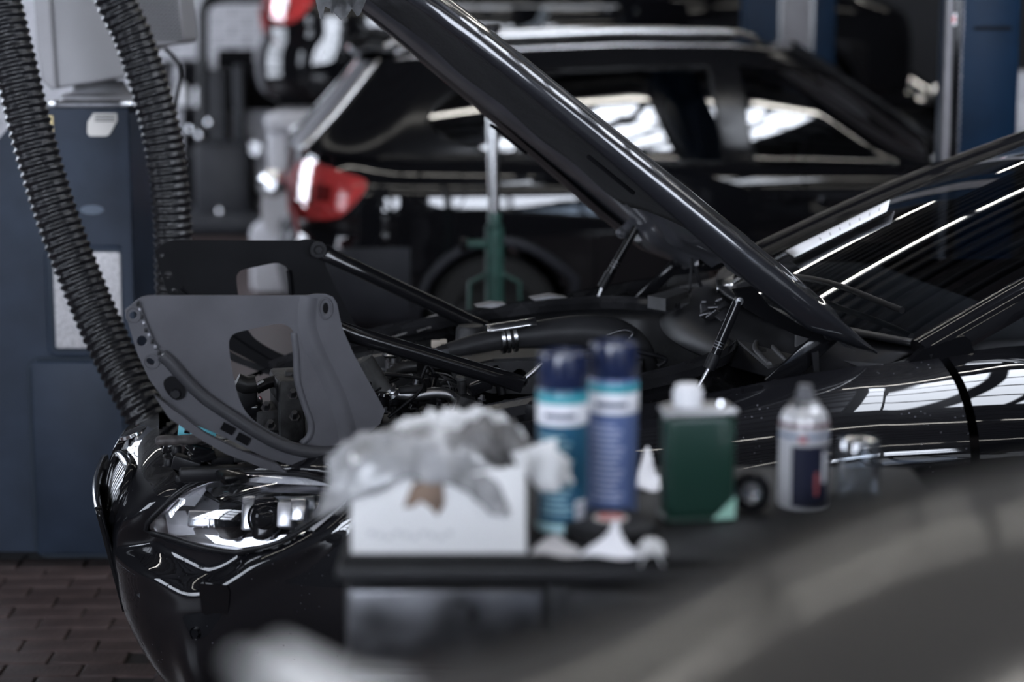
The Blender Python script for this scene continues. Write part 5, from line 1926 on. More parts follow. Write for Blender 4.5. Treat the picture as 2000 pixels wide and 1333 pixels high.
ringrect('door_groove', 57, 702, 254, 1086, .007, .035, M_CABD, cb)
ringrect('door_groove', 63, 709, 249, 1080, .006, .035, M_CAB, cb)
cab_panel('edge_moulding', 247, 215, 263, 1128, -.004, M_CAB, .006, .02)
stk = plate('sticker', [(cp(x, y).x, cp(x, y).z) for x, y in ((172, 238), (183, 221), (228, 221), (232, 232), (215, 262), (208, 266), (176, 266), (171, 260))], [], Matrix.Translation((0, CY - .004, 0)) @ Matrix.Rotation(math.pi / 2, 4, 'X'), .004, mat('sticker_paper', (.62, .6, .57), .6), cb)
for y in (226, 231, 236):
    a = cp(186, y); b = cp(225, y)
    box('print_line', ((a.x + b.x) / 2, CY - .0065, a.z), (b.x - a.x, .002, .003), M_GREYDK, stk)
cab_panel('yellow_tag', 88, 226, 106, 290, -.004, mat('yellow_tag', (.62, .5, .26), .6), .001, .004)
P = cp(180, 410)
plate('smudge_label', [(P.x + .035 * math.cos(t), P.z + .014 * math.sin(t)) for t in [k * math.pi / 8 for k in range(16)]], [], Matrix.Translation((0, CY - .002, 0)) @ Matrix.Rotation(math.pi / 2, 4, 'X'), .003, mat('worn_patch', (.09, .11, .14), .7), cb)
# top rail of the cabinet
for xa, xb in ((88, 104), (232, 262)):
    a, b = cp(xa, 200), cp(xb, 200)
    box('corner_bracket', ((a.x + b.x) / 2, CY + .05, zt + .012), (b.x - a.x, .06, .02), M_STEEL, cb, bevel=.003)
a, b = cp(90, 200), cp(262, 200)
box('top_tray', ((a.x + b.x) / 2, CY + .28, zt + .008), (b.x - a.x, .5, .014), M_DULLSTEEL, cb, bevel=.003)

MY = 5.95
M_BEIGE = mat('monitor_plastic', (.27, .265, .275), .5, noise=.1, nscale=4)
def mp(x, y, Y=MY): return on_y(x, y, Y)
mo = empty('crt_monitor', (mp(170, 190).x, MY + .2, zt + .016), 'old grey tube monitor seen from its side on top of the cabinet', 'monitor')
def slab(name, pts, y0, y1, m, parent, taper=0.0):
    """side outline traced at the near face, extruded in depth, far side tapered"""
    n = len(pts)
    c = Vector((sum(mp(*p).x for p in pts) / n, 0, sum(mp(*p).z for p in pts) / n))
    V = []
    for Yk, s in ((y0, 1), (y1, 1 - taper)):
        for p in pts:
            q = mp(p[0], p[1])
            V.append((c.x + (q.x - c.x) * s, Yk, c.z + (q.z - c.z) * s))
    Fc = [tuple(range(n)), tuple(range(n, 2 * n))] + [(i, (i + 1) % n, (i + 1) % n + n, i + n) for i in range(n)]
    o = mesh_obj(name, V, Fc, m, parent, sharp=35)
    md = o.modifiers.new('b', 'BEVEL'); md.width = .008; md.segments = 2
    return o
slab('bezel', [(60, -120), (92, -120), (112, 172), (104, 175), (86, 160), (76, 100)], MY - .02, MY + .40, M_BEIGE, mo)
slab('casing', [(92, -120), (186, -120), (250, -60), (252, 150), (180, 163), (112, 173)], MY, MY + .38, M_BEIGE, mo)
slab('vent_housing', [(250, -80), (340, -80), (352, 78), (345, 86), (300, 92), (250, 110)], MY + .05, MY + .33, M_BEIGE, mo)
bm = bmesh.new()
for r in range(14):
    for c in range(11):
        q = mp(262 + c * 8 + r * .9, -20 + r * 7.4, MY + .048)
        add_box(bm, Matrix.Translation(q), (.0075, .006, .005))
bm_obj('vent_slots', bm, M_DARK, mo)['kind'] = 'stuff'
lathe('swivel_foot', [(.0001, .06), (.07, .055), (.09, .02), (.12, .012), (.12, 0), (.0001, 0)], M_BEIGE, mo, 28, Matrix.Translation((mp(170, 190).x, MY + .2, zt + .016)))
tube('monitor_cable', [mp(x, y, MY + .3) for x, y in ((322, 95), (345, 118), (352, 145), (346, 190), (338, 235))], .006, M_BLACK, mo, n=8, smooth_path=5)

# exhaust hoses hanging in front of the cabinet -----------------------------------------------
def hose(name, pts, r, label, pitch=.021):
    P = catmull([on_y(x, y, Y) for x, y, Y in pts], 14)
    L = [0]
    for i in range(1, len(P)): L.append(L[-1] + (P[i] - P[i - 1]).length)
    k = int(L[-1] / pitch) * 6
    prof = [1.0, 1.0, .94, .90, .90, .95]
    Q, scl = [], []
    j = 0
    for i in range(k + 1):
        s = L[-1] * i / k
        while j < len(L) - 2 and L[j + 1] < s: j += 1
        t = (s - L[j]) / max(1e-9, L[j + 1] - L[j])
        Q.append(P[j].lerp(P[j + 1], t)); scl.append(prof[i % 6])
    V, Fc = sweep(Q, circ(r, 28), scale=scl)
    o = mesh_obj(name, V, Fc, M_HOSE, None)
    return tag(o, label, 'hose', 'corrugated extraction hoses')
M_HOSE = mat('ribbed_hose_rubber', (.008, .008, .0095), .22, spec=.5, noise=.3, nscale=30, bump=.35, bscale=90)
hose('extraction_hose', [(-250, -1150, 5.3), (-90, -420, 5.2), (-10, -40, 5.15), (28, 120, 5.12), (62, 260, 5.1), (110, 420, 5.08), (172, 580, 5.05), (226, 700, 5.0), (280, 800, 4.95), (345, 900, 4.95), (400, 1010, 5.0), (430, 1130, 5.1)], .057,
     'black corrugated hose crossing the front of the blue grey cabinet')
hose('extraction_hose', [(60, -1150, 5.5), (130, -420, 5.45), (205, -60, 5.4), (262, 80, 5.4), (306, 220, 5.4), (328, 340, 5.4), (338, 460, 5.4), (342, 580, 5.4), (345, 720, 5.4), (350, 900, 5.5), (352, 1100, 5.55)], .055,
     'black corrugated hose hanging right of the old monitor')

# equipment along the far wall -------------------------------------------------------------------
EY = 15.4
def ep(x, y, Y=EY): return on_y(x, y, Y)
tm = empty('tyre_machine', (ep(430, 400).x, EY, 0), 'dark tyre changing machine with a bent black frame before the brick wall', 'machine')
M_MACH = mat('machine_grey', (.02, .021, .025), .45, noise=.2, nscale=8)
tube('bent_frame', [ep(396, 470), ep(396, 240), ep(396, 60), ep(398, 20), ep(410, 2), ep(440, -4), ep(540, -6)], .045, M_GLOSSBLACK, tm, n=12, smooth_path=5)
box('column', (ep(420, 340).x, EY + .1, .62), (.20, .25, 1.24), M_MACH, tm, bevel=.03)
box('housing', (ep(445, 400).x, EY - .05, .35), (.42, .5, .7), M_MACH, tm, bevel=.04)
box('turntable', (ep(440, 440).x, EY - .1, .10), (.9, .7, .16), M_MACH, tm, bevel=.03)
box('side_arm', (ep(470, 320).x, EY, .9), (.08, .12, .75), M_MACH, tm, bevel=.02)
tube('air_hose', [ep(470, 280), ep(478, 340), ep(500, 380), ep(530, 395)], .03, M_BLACK, tm, n=10, smooth_path=6)
lathe('gauge', [(.0001, .03), (.05, .03), (.055, .02), (.055, -.02)], M_STEEL, tm, 20, frame_mat(ep(498, 290, EY - .2), z=(0, -1, 0), x=(1, 0, 0)))
for x, y in ((372, 254), (390, 266), (408, 240), (430, 415), (405, 446), (440, 448), (475, 440)):
    lathe('chrome_knob', [(.0001, .03), (.018, .026), (.026, 0), (.018, -.026), (.0001, -.03)], M_CHROME, tm, 16, Matrix.Translation(ep(x, y, EY - .4)))
tag_b = empty('black_display_board', (ep(483, 155).x, EY + 1.3, 0), 'black board hanging before the white brick wall', 'board')
A_, B_ = ep(424, 96, EY + 1.3), ep(545, 216, EY + 1.3)
box('board', ((A_.x + B_.x) / 2, EY + 1.3, (A_.z + B_.z) / 2), (B_.x - A_.x, .05, A_.z - B_.z), M_DARK, tag_b, bevel=.015)
for x in (A_.x + .05, B_.x - .05):
    tube('board_leg', [(x, EY + 1.32, .0), (x, EY + 1.32, B_.z + .02)], .015, M_BLACK, tag_b, n=8)
sh = empty('wall_shelf_unit', (ep(365, 240).x, EY + .9, 0), 'dark shelf with white containers beside the old monitor', 'shelf')
A_, B_ = ep(335, 120, EY + .9), ep(395, 300, EY + .9)
for z in (A_.z, lerp(A_.z, B_.z, .5), B_.z):
    box('shelf_board', ((A_.x + B_.x) / 2, EY + .9, z), (B_.x - A_.x + .1, .3, .03), M_BLACK, sh)
for x in (A_.x - .04, B_.x + .04):
    box('shelf_side', (x, EY + .9, A_.z / 2 + .01), (.03, .3, A_.z), M_BLACK, sh)
box('back_panel', ((A_.x + B_.x) / 2, EY + 1.36, A_.z / 2), (B_.x - A_.x, .02, A_.z - .02), M_DARK, sh)
M_WHITEP = mat('white_plastic', (.7, .7, .72), .4)
for (x, y, w_, h_) in ((352, 195, .11, .2), (385, 200, .09, .17)):
    q = ep(x, y, EY + .75)
    zz = lerp(A_.z, B_.z, .5) + .016
    cn = empty('canister', (q.x, EY + .84, zz), 'white canister with dark cap, %s of two on the dark shelf' % ('left' if x < 370 else 'right'), 'canister', 'canisters on the dark shelf')
    lathe('body', [(.0001, 0), (w_ / 2, 0), (w_ / 2, h_ * .75), (w_ * .2, h_ * .9), (w_ * .2, h_)], M_WHITEP, cn, 20, Matrix.Translation((q.x, EY + .84, zz)))
    lathe('cap', [(.0001, h_ + .03), (w_ * .22, h_ + .03), (w_ * .24, h_ - .01)], M_GLOSSBLACK, cn, 16, Matrix.Translation((q.x, EY + .84, zz)))
# white wheel balancer
WY = 11.9
def wp(x, y): return on_y(x, y, WY)
wbm = empty('wheel_balancer', (wp(548, 400).x, WY, 0), 'white wheel balancing machine half hidden by the estate car tail', 'machine')
M_WHITEM = mat('white_machine_enamel', (.62, .62, .65), .35, noise=.1, nscale=6)
box('cabinet', (wp(575, 500).x, WY + .1, .22), (.5, .5, .42), M_WHITEM, wbm, bevel=.05)
box('column', (wp(540, 300).x, WY + .15, .68), (.13, .16, .76), M_WHITEM, wbm, bevel=.03)
box('head', (wp(585, 232).x, WY + .1, wp(585, 238).z), (.42, .3, .12), M_WHITEM, wbm, bevel=.05)
pts = smooth2([(522, 400), (530, 360), (560, 345), (600, 360), (612, 410), (596, 450), (560, 455), (532, 440)], 4)
hl_ = smooth2([(556, 430), (562, 415), (578, 418), (580, 438), (566, 446)], 4)
plate('wheel_guard', [(wp(x, y).x, wp(x, y).z) for x, y in pts], [[(wp(x, y).x, wp(x, y).z) for x, y in hl_]], Matrix.Translation((0, WY - .2, 0)) @ Matrix.Rotation(math.pi / 2, 4, 'X'), .22, M_WHITEM, wbm)
lathe('spindle', [(.0001, .1), (.03, .1), (.035, 0), (.08, -.01), (.08, -.05)], M_CHROME, wbm, 20, frame_mat(Vector((wp(545, 350).x, WY - .32, wp(545, 350).z)), z=(0, -1, 0), x=(1, 0, 0)))
box('red_marker', (wp(610, 262).x, WY - .05, wp(610, 262).z), (.14, .05, .10), M_RED, wbm, bevel=.02)
# ------------------------------------------------------------------ tool trolley and the things on it
TZ = 1.0
def tp(x, y, z=TZ): return on_z(x, y, z)
c0 = tp(655, 1090)
TX0, TY0 = c0.x, c0.y
TX1, TY1 = tp(1790, 1000).x + .05, TY0 + .50
tr_ = empty('tool_trolley', ((TX0 + TX1) / 2, (TY0 + TY1) / 2, 0), 'grey metal tool trolley carrying the box, spray cans and green tin', 'trolley')
M_TROL = mat('scuffed_trolley_steel', (.13, .13, .14), .38, metal=.7, noise=.5, nscale=14, rnoise=.15)
M_TROLD = mat('dark_trolley_steel', (.035, .035, .038), .5, noise=.3, nscale=10)
M_TOP = mat('black_rubber_mat', (.014, .014, .015), .6, noise=.3, nscale=20)
cxm, cym = (TX0 + TX1) / 2, (TY0 + TY1) / 2
W_, D_ = TX1 - TX0, TY1 - TY0
box('top_mat', (cxm, cym, TZ - .006), (W_ - .01, D_ - .01, .012), M_TOP, tr_, bevel=.003)
box('top_tray', (cxm, cym, TZ - .021), (W_, D_, .018), M_TROLD, tr_, bevel=.005)
box('carcass', (cxm, cym, .55), (W_ - .02, D_ - .03, .82), M_TROLD, tr_, bevel=.006)
zz = TZ - .035
split = tp(1085, 1100).x
for k, h in enumerate((.10, .10, .15, .15, .22)):
    dr = box('drawer', ((TX0 + split) / 2, TY0 + .004, zz - h / 2), (split - TX0 - .03, .02, h - .008), M_TROL, tr_, bevel=.005)
    if k:
        box('drawer_pull', ((TX0 + split) / 2, TY0 - .010, zz - .02), (split - TX0 - .08, .012, .014), M_STEEL, dr, bevel=.004)
    zz -= h
box('side_door', ((split + TX1) / 2, TY0 + .004, .6), (TX1 - split - .03, .02, .72), M_TROLD, tr_, bevel=.005)
for sx in (TX0 + .06, TX1 - .06):
    for sy in (TY0 + .08, TY1 - .08):
        lathe('castor', [(.0001, -.018), (.055, -.018), (.062, -.008), (.062, .008), (.055, .018), (.0001, .018)], M_BLACK, tr_, 20, frame_mat((sx, sy, .062), z=(1, 0, 0), x=(0, 0, 1)))
        box('castor_fork', (sx, sy, .115), (.06, .05, .06), M_STEEL, tr_, bevel=.008)

# white cardboard box ---------------------------------------------------------
A = tp(688, 1074); Bq = tp(1028, 1082)
A.y = Bq.y = min(A.y, Bq.y) + .004
BW = Bq.x - A.x
BD, BH = .15, .118
cbx = empty('cardboard_box', ((A.x + Bq.x) / 2, A.y + BD / 2, TZ), 'white cardboard box with a torn opening, stuffed with crumpled rags', 'box')
M_CARD = mat('white_cardboard', (.88, .875, .87), .75, noise=.04, nscale=8)
M_CARDB = mat('raw_cardboard', (.24, .17, .13), .8, noise=.3, nscale=30)
f0 = [(0, 0), (BW, 0), (BW - .004, BH * .93), (BW * .72, BH * .86), (BW * .52, BH * .78), (BW * .42, BH * .74), (BW * .30, BH * .80), (BW * .14, BH), (.002, BH)]
plate('front_wall', f0, [], Matrix.Translation((A.x, A.y, TZ)) @ Matrix.Rotation(math.pi / 2, 4, 'X'), .004, M_CARD, cbx)
plate('back_wall', [(0, 0), (BW, 0), (BW, BH), (0, BH)], [], Matrix.Translation((A.x, A.y + BD, TZ)) @ Matrix.Rotation(math.pi / 2, 4, 'X'), .004, M_CARD, cbx)
for x in (A.x + .002, A.x + BW - .002):
    box('side_wall', (x, A.y + BD / 2, TZ + BH / 2), (.004, BD - .006, BH), M_CARD, cbx)
box('bottom_board', (A.x + BW / 2, A.y + BD / 2, TZ + .003), (BW - .01, BD - .01, .004), M_CARDB, cbx)
def bp(x, y): 
    q = on_y(x, y, A.y - .003)
    return (q.x - A.x, q.z - TZ)
plate('torn_flap', [bp(*p) for p in ((800, 958), (808, 944), (830, 940), (866, 944), (868, 985), (854, 1008), (842, 992), (822, 978), (806, 990), (788, 992))], [], Matrix.Translation((A.x, A.y - .004, TZ)) @ Matrix.Rotation(math.pi / 2, 4, 'X'), .003, M_CARDB, cbx)
for k in range(10):
    q = bp(725 + k * 17, 1042 + (k % 3) * 4)
    box('faded_print', (A.x + q[0], A.y - .0025, TZ + q[1]), (.007, .001, .006), mat('faded_ink', (.66, .66, .67), .8), cbx)

# crumpled rags ------------------------------------------------------------------
M_RAG = mat('grey_plastic_film', (.30, .30, .31), .16, noise=.45, nscale=16, bump=.2, bscale=30, spec=.5)
M_RAGW = mat('white_tissue', (.68, .68, .68), .7, noise=.25, nscale=25, bump=.25, bscale=30)
M_RAGD = mat('stained_rag', (.16, .155, .155), .7, noise=.7, nscale=22, bump=.6, bscale=40)
from mathutils import noise as mnoise
def rag(name, cx, cy, rx, ry, z0, hgt, droop, seed, m, label, cat, fold=1.0, n=56):
    rows = []
    for i in range(n + 1):
        row = []
        for j in range(n + 1):
            a, b = -1 + 2 * i / n, -1 + 2 * j / n
            d = math.sqrt(a * a * .9 + b * b * .9)
            nx = mnoise.noise(Vector((a * 1.7 + seed, b * 1.7, seed)))
            n1 = mnoise.noise(Vector((a * 3.5 + seed, b * 3.0 - seed, 1.0)))
            n2 = mnoise.noise(Vector((a * 8 - seed, b * 8, 5.0)))
            ridge = 1 - abs(mnoise.noise(Vector((a * 2.6 + seed * 2, b * 2.6 + 4, 2.0)))) * 2
            z = hgt * (1 - d ** 2.2) + fold * (.012 * n1 + .006 * n2 + .010 * ridge * (1 - d * .5)) - droop * max(0, d - .78) * 2.0
            row.append(Vector((cx + a * rx * (1 + .14 * nx), cy + b * ry * (1 + .12 * n1), z0 + z)))
        rows.append(row)
    o = grid(name, rows, m, None, thick=.002)
    if label: tag(o, label, cat)
    return o
bx_c, by_c = A.x + BW / 2, A.y + BD / 2
rag('plastic_film_rag', bx_c - .028, by_c - .008, .112, .088, TZ + BH - .006, .016, .050, 2.3, M_RAG, 'shiny grey film crumpled over the left side of the white box', 'rag')
rag('stained_rag', bx_c + .058, by_c + .004, .054, .060, TZ + BH + .000, .016, .02, 7.7, M_RAGD, 'dark stained rag crumpled on the right side of the white box', 'rag', 1.2, 40)
rag('tissue', bx_c + .02, by_c + .07, .085, .026, TZ + BH + .004, .016, .02, 4.1, M_RAGW, 'pale tissue peaks at the back of the white box', 'tissue', 1.2, 36)
# corner of white cloth hanging down at the right of the box
q0 = on_y(1052, 880, A.y + .05); 
rows = []
for i in range(15):
    a = i / 14
    x, y = lerp(1040, 1092, a), lerp(872, 952, a)
    wv = lerp(.028, .020, a)
    rows.append([on_y(x, y, A.y + .03) + Vector((wv * s + .004 * math.sin(a * 9 + s * 3), .010 * math.sin(s * 4 + a * 6), wv * s * .35)) for s in [-1 + k / 4 for k in range(9)]])
tag(grid('white_cloth', rows, M_RAGW, None, thick=.004), 'corner of white cloth hanging over the right end of the white box', 'cloth')

# spray cans -----------------------------------------------------------------------
def arc_patch(name, P, r, z0, z1, a0, a1, m, parent, n=24):
    rows = [[P + Vector((r * math.cos(lerp(a0, a1, i / n)), r * math.sin(lerp(a0, a1, i / n)), z)) for z in (z0, z1)] for i in range(n + 1)]
    return grid(name, rows, m, parent)
M_NAVY = mat('navy_cap', (.012, .018, .05), .22, coat=.5)
M_TEAL = mat('teal_band', (.05, .30, .36), .35)
M_WHITEL = mat('white_label', (.75, .76, .80), .4)
M_INK = mat('navy_ink', (.02, .03, .10), .5)
def spray(px, py, r, label, body, text, text2):
    P = tp(px, py)
    ppm = F_PX / (P - CP).dot(FW)
    h = .232
    s = empty('spray_can', P, label, 'spray can', 'blue spray cans')
    T = Matrix.Translation(P)
    lathe('body', [(.0001, .003), (r * .9, .003), (r * .93, 0), (r * .99, .002), (r, .006), (r, .176), (r * 1.01, .178), (r * .98, .186), (r * .9, .19), (r * .6, .20), (.0001, .20)], body, s, 40, T)
    lathe('bottom_rim', [(r * .92, 0), (r * 1.015, .001), (r * 1.02, .005), (r * 1.0, .007)], M_STEEL, s, 40, T)
    lathe('cap', [(r * .95, .178), (r * .97, .18), (r * .965, .226), (r * .93, .231), (r * .85, .232), (r * .84, .228), (.0001, .228)], M_NAVY, s, 40, T)
    lathe('teal_ring', [(r * 1.002, .168), (r * 1.012, .169), (r * 1.012, .180), (r * .98, .182)], M_TEAL, s, 40, T)
    lathe('white_band', [(r * 1.002, .142), (r * 1.014, .143), (r * 1.014, .168), (r * 1.002, .169)], M_WHITEL, s, 40, T)
    arc_patch('lettering', P, r * 1.018, .151, .157, R(-135), R(-60), M_INK, s)
    for k in range(14):
        z = .125 - k * .0075
        arc_patch('text_line', P, r * 1.006, z, z + .0035, R(-150 + (k * 7) % 13), R(-88 + (k * 17) % 23), text, s, 12)
    return s, P
M_CANB = mat('teal_blue_can', (.025, .10, .17), .28, coat=.3)
M_CANV = mat('greyblue_can', (.10, .14, .28), .3, coat=.3)
s1, P1 = spray(1098, 1036, .0325, 'teal blue spray can with navy cap touching the white box', M_CANB, mat('pale_teal_text', (.30, .50, .58), .5), None)
arc_patch('barcode_label', P1, .0332, .018, .045, R(-62), R(-30), M_WHITEL, s1)
for k in range(5):
    arc_patch('barcode_bar', P1, .0335, .022, .041, R(-58 + k * 6), R(-56 + k * 6), M_INK, s1, 2)
arc_patch('foot_band', P1, .0331, .004, .016, R(-180), R(0), mat('pale_cyan_foot', (.45, .68, .72), .4), s1)
s2_, P2 = spray(1196, 1008, .0325, 'grey blue spray can with navy cap, right one of the tall pair', M_CANV, mat('pale_violet_text', (.36, .40, .56), .5), None)

# green tin -------------------------------------------------------------------------
P = tp(1360, 1012)
GW, GD, GH = .092, .052, .150
gt = empty('green_tin', P, 'green rectangular solvent tin with a white screw cap', 'tin')
M_TIN = mat('green_tin_paint', (.012, .038, .028), .3, coat=.3, noise=.1, nscale=6)
Mt = Matrix.Translation(P) @ Matrix.Rotation(R(9), 4, 'Z')
box('body', None, (GW, GD, GH - .012), M_TIN, gt, bevel=.010, seg=4, M=Mt @ Matrix.Translation((0, 0, GH / 2)))
for z in (.004, GH - .006):
    o = box('rolled_rim', None, (GW + .003, GD + .003, .008), M_STEEL if z > .1 else M_TIN, gt, bevel=.0035, seg=3, M=Mt @ Matrix.Translation((0, 0, z)))
box('top_plate', None, (GW - .008, GD - .008, .004), M_STEEL, gt, M=Mt @ Matrix.Translation((0, 0, GH - .002)))
lathe('cap', [(.0001, .026), (.015, .026), (.0175, .022), (.018, .004), (.0185, 0), (.0185, -.002)], mat('white_cap', (.78, .78, .8), .45), gt, 32, Mt @ Matrix.Translation((-.014, 0, GH + .002)))
for k in range(20):
    a = 2 * math.pi * k / 20
    box('grip', None, (.0015, .0015, .016), MATS['white_cap'], gt, M=Mt @ Matrix.Translation((-.014 + .0183 * math.cos(a), .0183 * math.sin(a), GH + .012)))
lathe('vent_stud', [(.0001, .006), (.004, .005), (.005, 0)], M_CHROME, gt, 12, Mt @ Matrix.Translation((.03, 0, GH)))
M_MINT = mat('mint_label', (.35, .60, .50), .5)
plate('corner_label', [(.014, .004), (.045, .004), (.045, .034)], [], Mt @ Matrix.Translation((0, -GD / 2 - .0018, 0)) @ Matrix.Rotation(math.pi / 2, 4, 'X'), .001, M_MINT, gt)

# small spray can without its cap, and the clear cap beside it ---------------------------
P = tp(1567, 985); r = .0335
sc_ = empty('open_spray_can', P, 'small white and navy spray can without cap, grey nozzle on top', 'spray can')
T = Matrix.Translation(P)
M_SILW = mat('silver_white_can', (.62, .62, .64), .3, metal=.4)
lathe('body', [(.0001, .002), (r * .95, 0), (r, .004), (r, .108), (r * .99, .112), (r * .92, .122), (r * .75, .131), (r * .55, .136), (r * .5, .136)], M_SILW, sc_, 40, T)
lathe('valve_cup', [(r * .56, .134), (r * .58, .140), (r * .52, .142), (r * .45, .136), (.0001, .136)], M_STEEL, sc_, 32, T)
lathe('nozzle', [(.012, .134), (.0125, .152), (.010, .154), (.009, .163), (.0001, .163)], mat('grey_nozzle', (.12, .12, .13), .5), sc_, 20, T)
lathe('shoulder_stripe', [(r * 1.004, .110), (r * 1.006, .112), (r * .985, .1155)], mat('maroon_stripe', (.10, .02, .025), .4), sc_, 40, T)
lathe('blue_stripe', [(r * 1.004, .096), (r * 1.006, .0965), (r * 1.006, .1), (r * 1.004, .1005)], mat('blue_stripe', (.08, .13, .25), .4), sc_, 40, T)
arc_patch('navy_panel', P, r * 1.005, .006, .086, R(-126), R(-22), mat('navy_panel', (.012, .014, .03), .35), sc_)
arc_patch('red_mark', P, r * 1.009, .091, .099, R(-110), R(-92), mat('red_print', (.4, .1, .1), .5), sc_, 6)
arc_patch('red_slash', P, r * 1.009, .02, .05, R(-70), R(-62), MATS['red_print'], sc_, 6)
arc_patch('white_panel', P, r * 1.009, .035, .078, R(-50), R(-38), M_WHITEL, sc_, 8)

P = tp(1674, 965); r = .031
M_CLEAR = glass_mat('clear_plastic', (.93, .95, .97), .04, .04, rmax=.6)
o = lathe('clear_cap', [(r * .98, 0), (r, .002), (r * .97, .075), (r * .9, .080), (.0001, .081), (.0001, .079), (r * .88, .078), (r * .94, .073), (r * .96, .004), (r * .95, 0), (r * .98, 0)], M_CLEAR, None, 40, Matrix.Translation(P))
tag(o, 'clear plastic can cap standing right of the small spray can', 'cap')

# tape roll on edge, flat black disc, papers ----------------------------------------------
P = tp(1466, 1000); r = .027
tprl = empty('tape_roll', P, 'black tape roll standing on edge with a silver core', 'tape roll')
Mz = frame_mat(P + Vector((0, 0, r)), z=(-.1, -1, .1), x=(0, 0, 1))
lathe('tape', [(.015, -.010), (r - .001, -.010), (r, -.008), (r, .008), (r - .001, .010), (.015, .010), (.015, -.010)], M_GLOSSBLACK, tprl, 36, Mz)
lathe('core', [(.015, -.009), (.0152, .011), (.013, .011), (.011, .006), (.0001, .005)], M_CHROME, tprl, 28, Mz)
P = tp(1192, 1044)
ds = empty('sanding_disc', P, 'flat black disc pad with a reddish centre label before the spray cans', 'disc')
T = Matrix.Translation(P)
lathe('pad', [(.0001, 0), (.056, 0), (.060, .003), (.060, .016), (.056, .020), (.024, .021), (.0001, .021)], M_TOP, ds, 40, T)
lathe('label_disc', [(.0001, .0225), (.021, .0225), (.022, .021)], mat('label_white', (.6, .55, .52), .5), ds, 28, T)
lathe('label_red', [(.005, .0232), (.016, .0232), (.017, .0225)], mat('label_red', (.45, .10, .09), .5), ds, 24, T)
M_SHEET = mat('white_sheet', (.82, .82, .86), .65)
def sheet(name, pts, label, curl=.012, seed=0, m=None):
    a, b, c, d = [tp(*p) for p in pts]
    rows = []
    for i in range(13):
        row = []
        for j in range(13):
            s, t = i / 12, j / 12
            p = a.lerp(b, s).lerp(d.lerp(c, s), t)
            z = .002 + curl * max(0, math.sin(s * 3.0 + seed)) * t * (1 - .3 * s) + .002 * math.sin(7 * s + 5 * t)
            row.append(p + Vector((0, 0, abs(z))))
        rows.append(row)
    o = grid(name, rows, m or M_SHEET, None, thick=.0006)
    return tag(o, label, 'paper', 'paper scraps on the trolley')
sheet('paper_scrap', [(1036, 1086), (1140, 1090), (1120, 1066), (1062, 1058)], 'greyish paper scrap in front of the teal blue spray can', .006, .5, mat('grey_paper', (.5, .48, .48), .7))
sheet('paper_scrap', [(1130, 1091), (1252, 1093), (1222, 1062), (1190, 1058)], 'folded white paper scrap at the front edge below the black disc', .03, .3)
sheet('paper_scrap', [(1240, 960), (1290, 962), (1288, 930), (1256, 925)], 'pale paper scrap behind the green tin', .04, .8)
P = tp(1272, 1082)
o = rag('tissue_ball', P.x, P.y, .016, .014, P.z + .004, .012, .01, 9.1, M_RAGW, 'small white tissue ball at the front corner of the trolley', 'tissue', .35, 20)

# ------------------------------------------------------------------ black car right before the camera
GA = R(15)
GF = Vector((-math.cos(GA), -math.sin(GA), 0))
GR = Vector((-math.sin(GA), math.cos(GA), 0))
GO = Vector((0, 1.0, 0)) - GR * .57
def fgc(a, b, w):
    return GO + GF * a + GR * b + Vector((0, 0, w))
def togf(p):
    d = Vector(p) - GO
    return d.dot(GF), d.dot(GR), d.z
fg = empty('foreground_black_car', GO, 'blurred black car whose roof fills the lower right corner before the trolley', 'car')
M_FGPAINT = mat('foreground_paint', (.0055, .0055, .0075), .38, spec=.2, coat=.35, coat_rough=.08)
# height of the roof edge, read along its far side
smp = [togf(on_plane(x, y, GO + GR * .57, GR)) for x, y in ((450, 1318), (800, 1272), (1050, 1222), (1250, 1135), (1500, 1000), (1750, 905), (2000, 858))]
tab = sorted([(a, w) for a, b, w in smp] + [(.45, 1.262), (.60, 1.225), (-.7, 1.445), (-1.2, 1.435), (-1.9, 1.37), (-2.3, 1.30)])
def zedge(a): return interp([t[0] for t in tab], [t[1] for t in tab], a)
ga = [-2.3 + 2.9 * i / 58 for i in range(59)]
gb = [-1 + 2 * i / 20 for i in range(21)]
rows = []
for a in ga:
    za = sum(zedge(a + d) for d in (-.08, -.04, 0, .04, .08)) / 5
    rows.append([fgc(a, q * .57, za + .028 * (1 - q * q) - .018 * abs(q) ** 8) for q in gb])
grid('roof', rows, M_FGPAINT, fg, thick=.012)
def hoodline(a): return interp([.60, 1.38, 2.0, 2.35], [1.225, .985, .90, .80], a)
rows = [[fgc(a, q * lerp(.57, .70, (a - .6) / .78), hoodline(a) + .03 * (1 - q * q)) for q in gb] for a in [.6 + .78 * i / 12 for i in range(13)]]
grid('windshield', rows, M_TINT, fg)
rows = [[fgc(a, q * interp([1.38, 2.0, 2.35], [.74, .68, .5], a), hoodline(a) + .03 * (1 - q * q)) for q in gb] for a in [1.38 + .97 * i / 12 for i in range(13)]]
grid('bonnet', rows, M_FGPAINT, fg, thick=.01)
rows = [[fgc(a, q * lerp(.57, .66, t), lerp(1.30, .98, t) + .02 * (1 - q * q)) for q in gb] for a, t in [(-2.3 - .35 * i / 8, i / 8) for i in range(9)]]
grid('rear_screen', rows, M_TINT, fg)
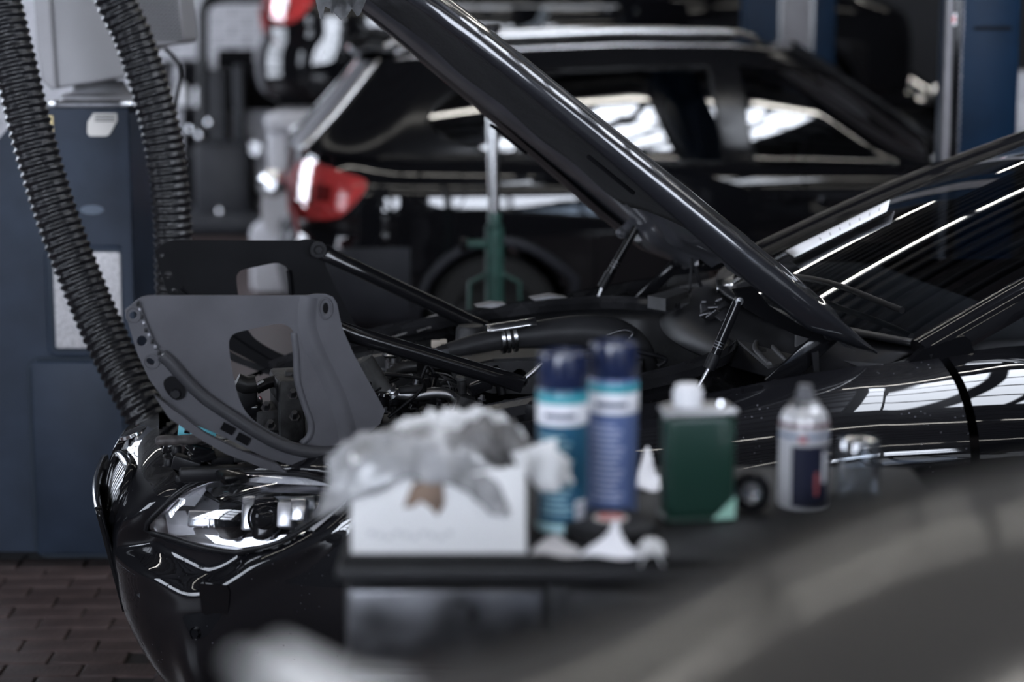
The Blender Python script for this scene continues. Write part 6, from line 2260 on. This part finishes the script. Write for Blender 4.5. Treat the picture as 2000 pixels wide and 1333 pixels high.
for sg in (1, -1):
    rows = []
    for a in [-2.6 + 3.9 * i / 40 for i in range(41)]:
        zt_ = zedge(a) if -2.3 < a < .6 else (lerp(1.30, .98, (-2.3 - a) / .35) if a < 0 else hoodline(a))
        bt_ = .575 if -2.3 < a < .6 else .62
        rows.append([fgc(a, sg * lerp(.80, bt_, k / 5), lerp(.95, zt_ - .006, k / 5)) for k in range(6)])
    grid('side_window', rows, M_TINT, fg)
    for a0, a1 in ((.60, 1.34), (-.55, -.62), (-1.55, -1.62), (-2.3, -2.58)):
        P = fgc(a0, sg * .578, zedge(a0) - .005); Q = fgc(a1, sg * .79, .96)
        V, Fc = sweep([P.lerp(Q, k / 6) for k in range(7)], [(.03, -.012), (.03, .012), (-.03, .012), (-.03, -.012)], up=GR)
        mesh_obj('pillar', V, Fc, M_FGPAINT, fg)
per = []
for k in range(96):
    t = 2 * math.pi * k / 96
    c_, s_ = math.cos(t), math.sin(t)
    per.append((-.12 + 2.47 * math.copysign(abs(c_) ** .5, c_), .90 * math.copysign(abs(s_) ** .28, s_)))
rows = []
for a, b in per:
    rows.append([fgc(a * k, b * (k if k < 1 else 1), w if w < .9 else min(w, hoodline(max(a, .6)) if a > 1.3 else w)) for w, k in ((.2, .94), (.27, .98), (.45, 1.0), (.65, 1.0), (.80, .99), (.90, .965), (.955, .90))])
grid('body_shell', rows, M_FGPAINT, fg, wrap=True, cut=lambda i, j, c: any((togf(c)[0] - a0) ** 2 + (c.z - .32) ** 2 < .35 ** 2 and abs(togf(c)[1]) > .6 for a0 in (1.45, -1.5)))
for a0 in (1.45, -1.5):
    for sg in (1, -1):
        wheel(fg, fgc(a0, sg * .77, .32), GR * sg, .32, .2)
mesh_from('belt_deck', [fgc(a, b, .94) for a, b in ((1.4, .8), (1.4, -.8), (-2.5, -.8), (-2.5, .8))], M_DARK, fg)

# pale wavy sheet over the roof edge
cq = [(455, 1300), (560, 1272), (800, 1350), (640, 1420)]
zc = .5 * (zedge(.05) + zedge(.25)) + .024
rows = []
for i in range(13):
    s_ = i / 12
    row = []
    for j in range(9):
        t_ = j / 8
        x = lerp(lerp(cq[0][0], cq[1][0], s_), lerp(cq[3][0], cq[2][0], s_), t_)
        y = lerp(lerp(cq[0][1], cq[1][1], s_), lerp(cq[3][1], cq[2][1], s_), t_)
        row.append(on_z(x, y, zc) + Vector((0, 0, .003 * math.sin(s_ * 9 + t_ * 4))))
    rows.append(row)
tag(grid('pale_sheet', rows, M_RAGW, None, thick=.003), 'pale thin sheet lying on the blurred black car at the bottom edge', 'cloth')
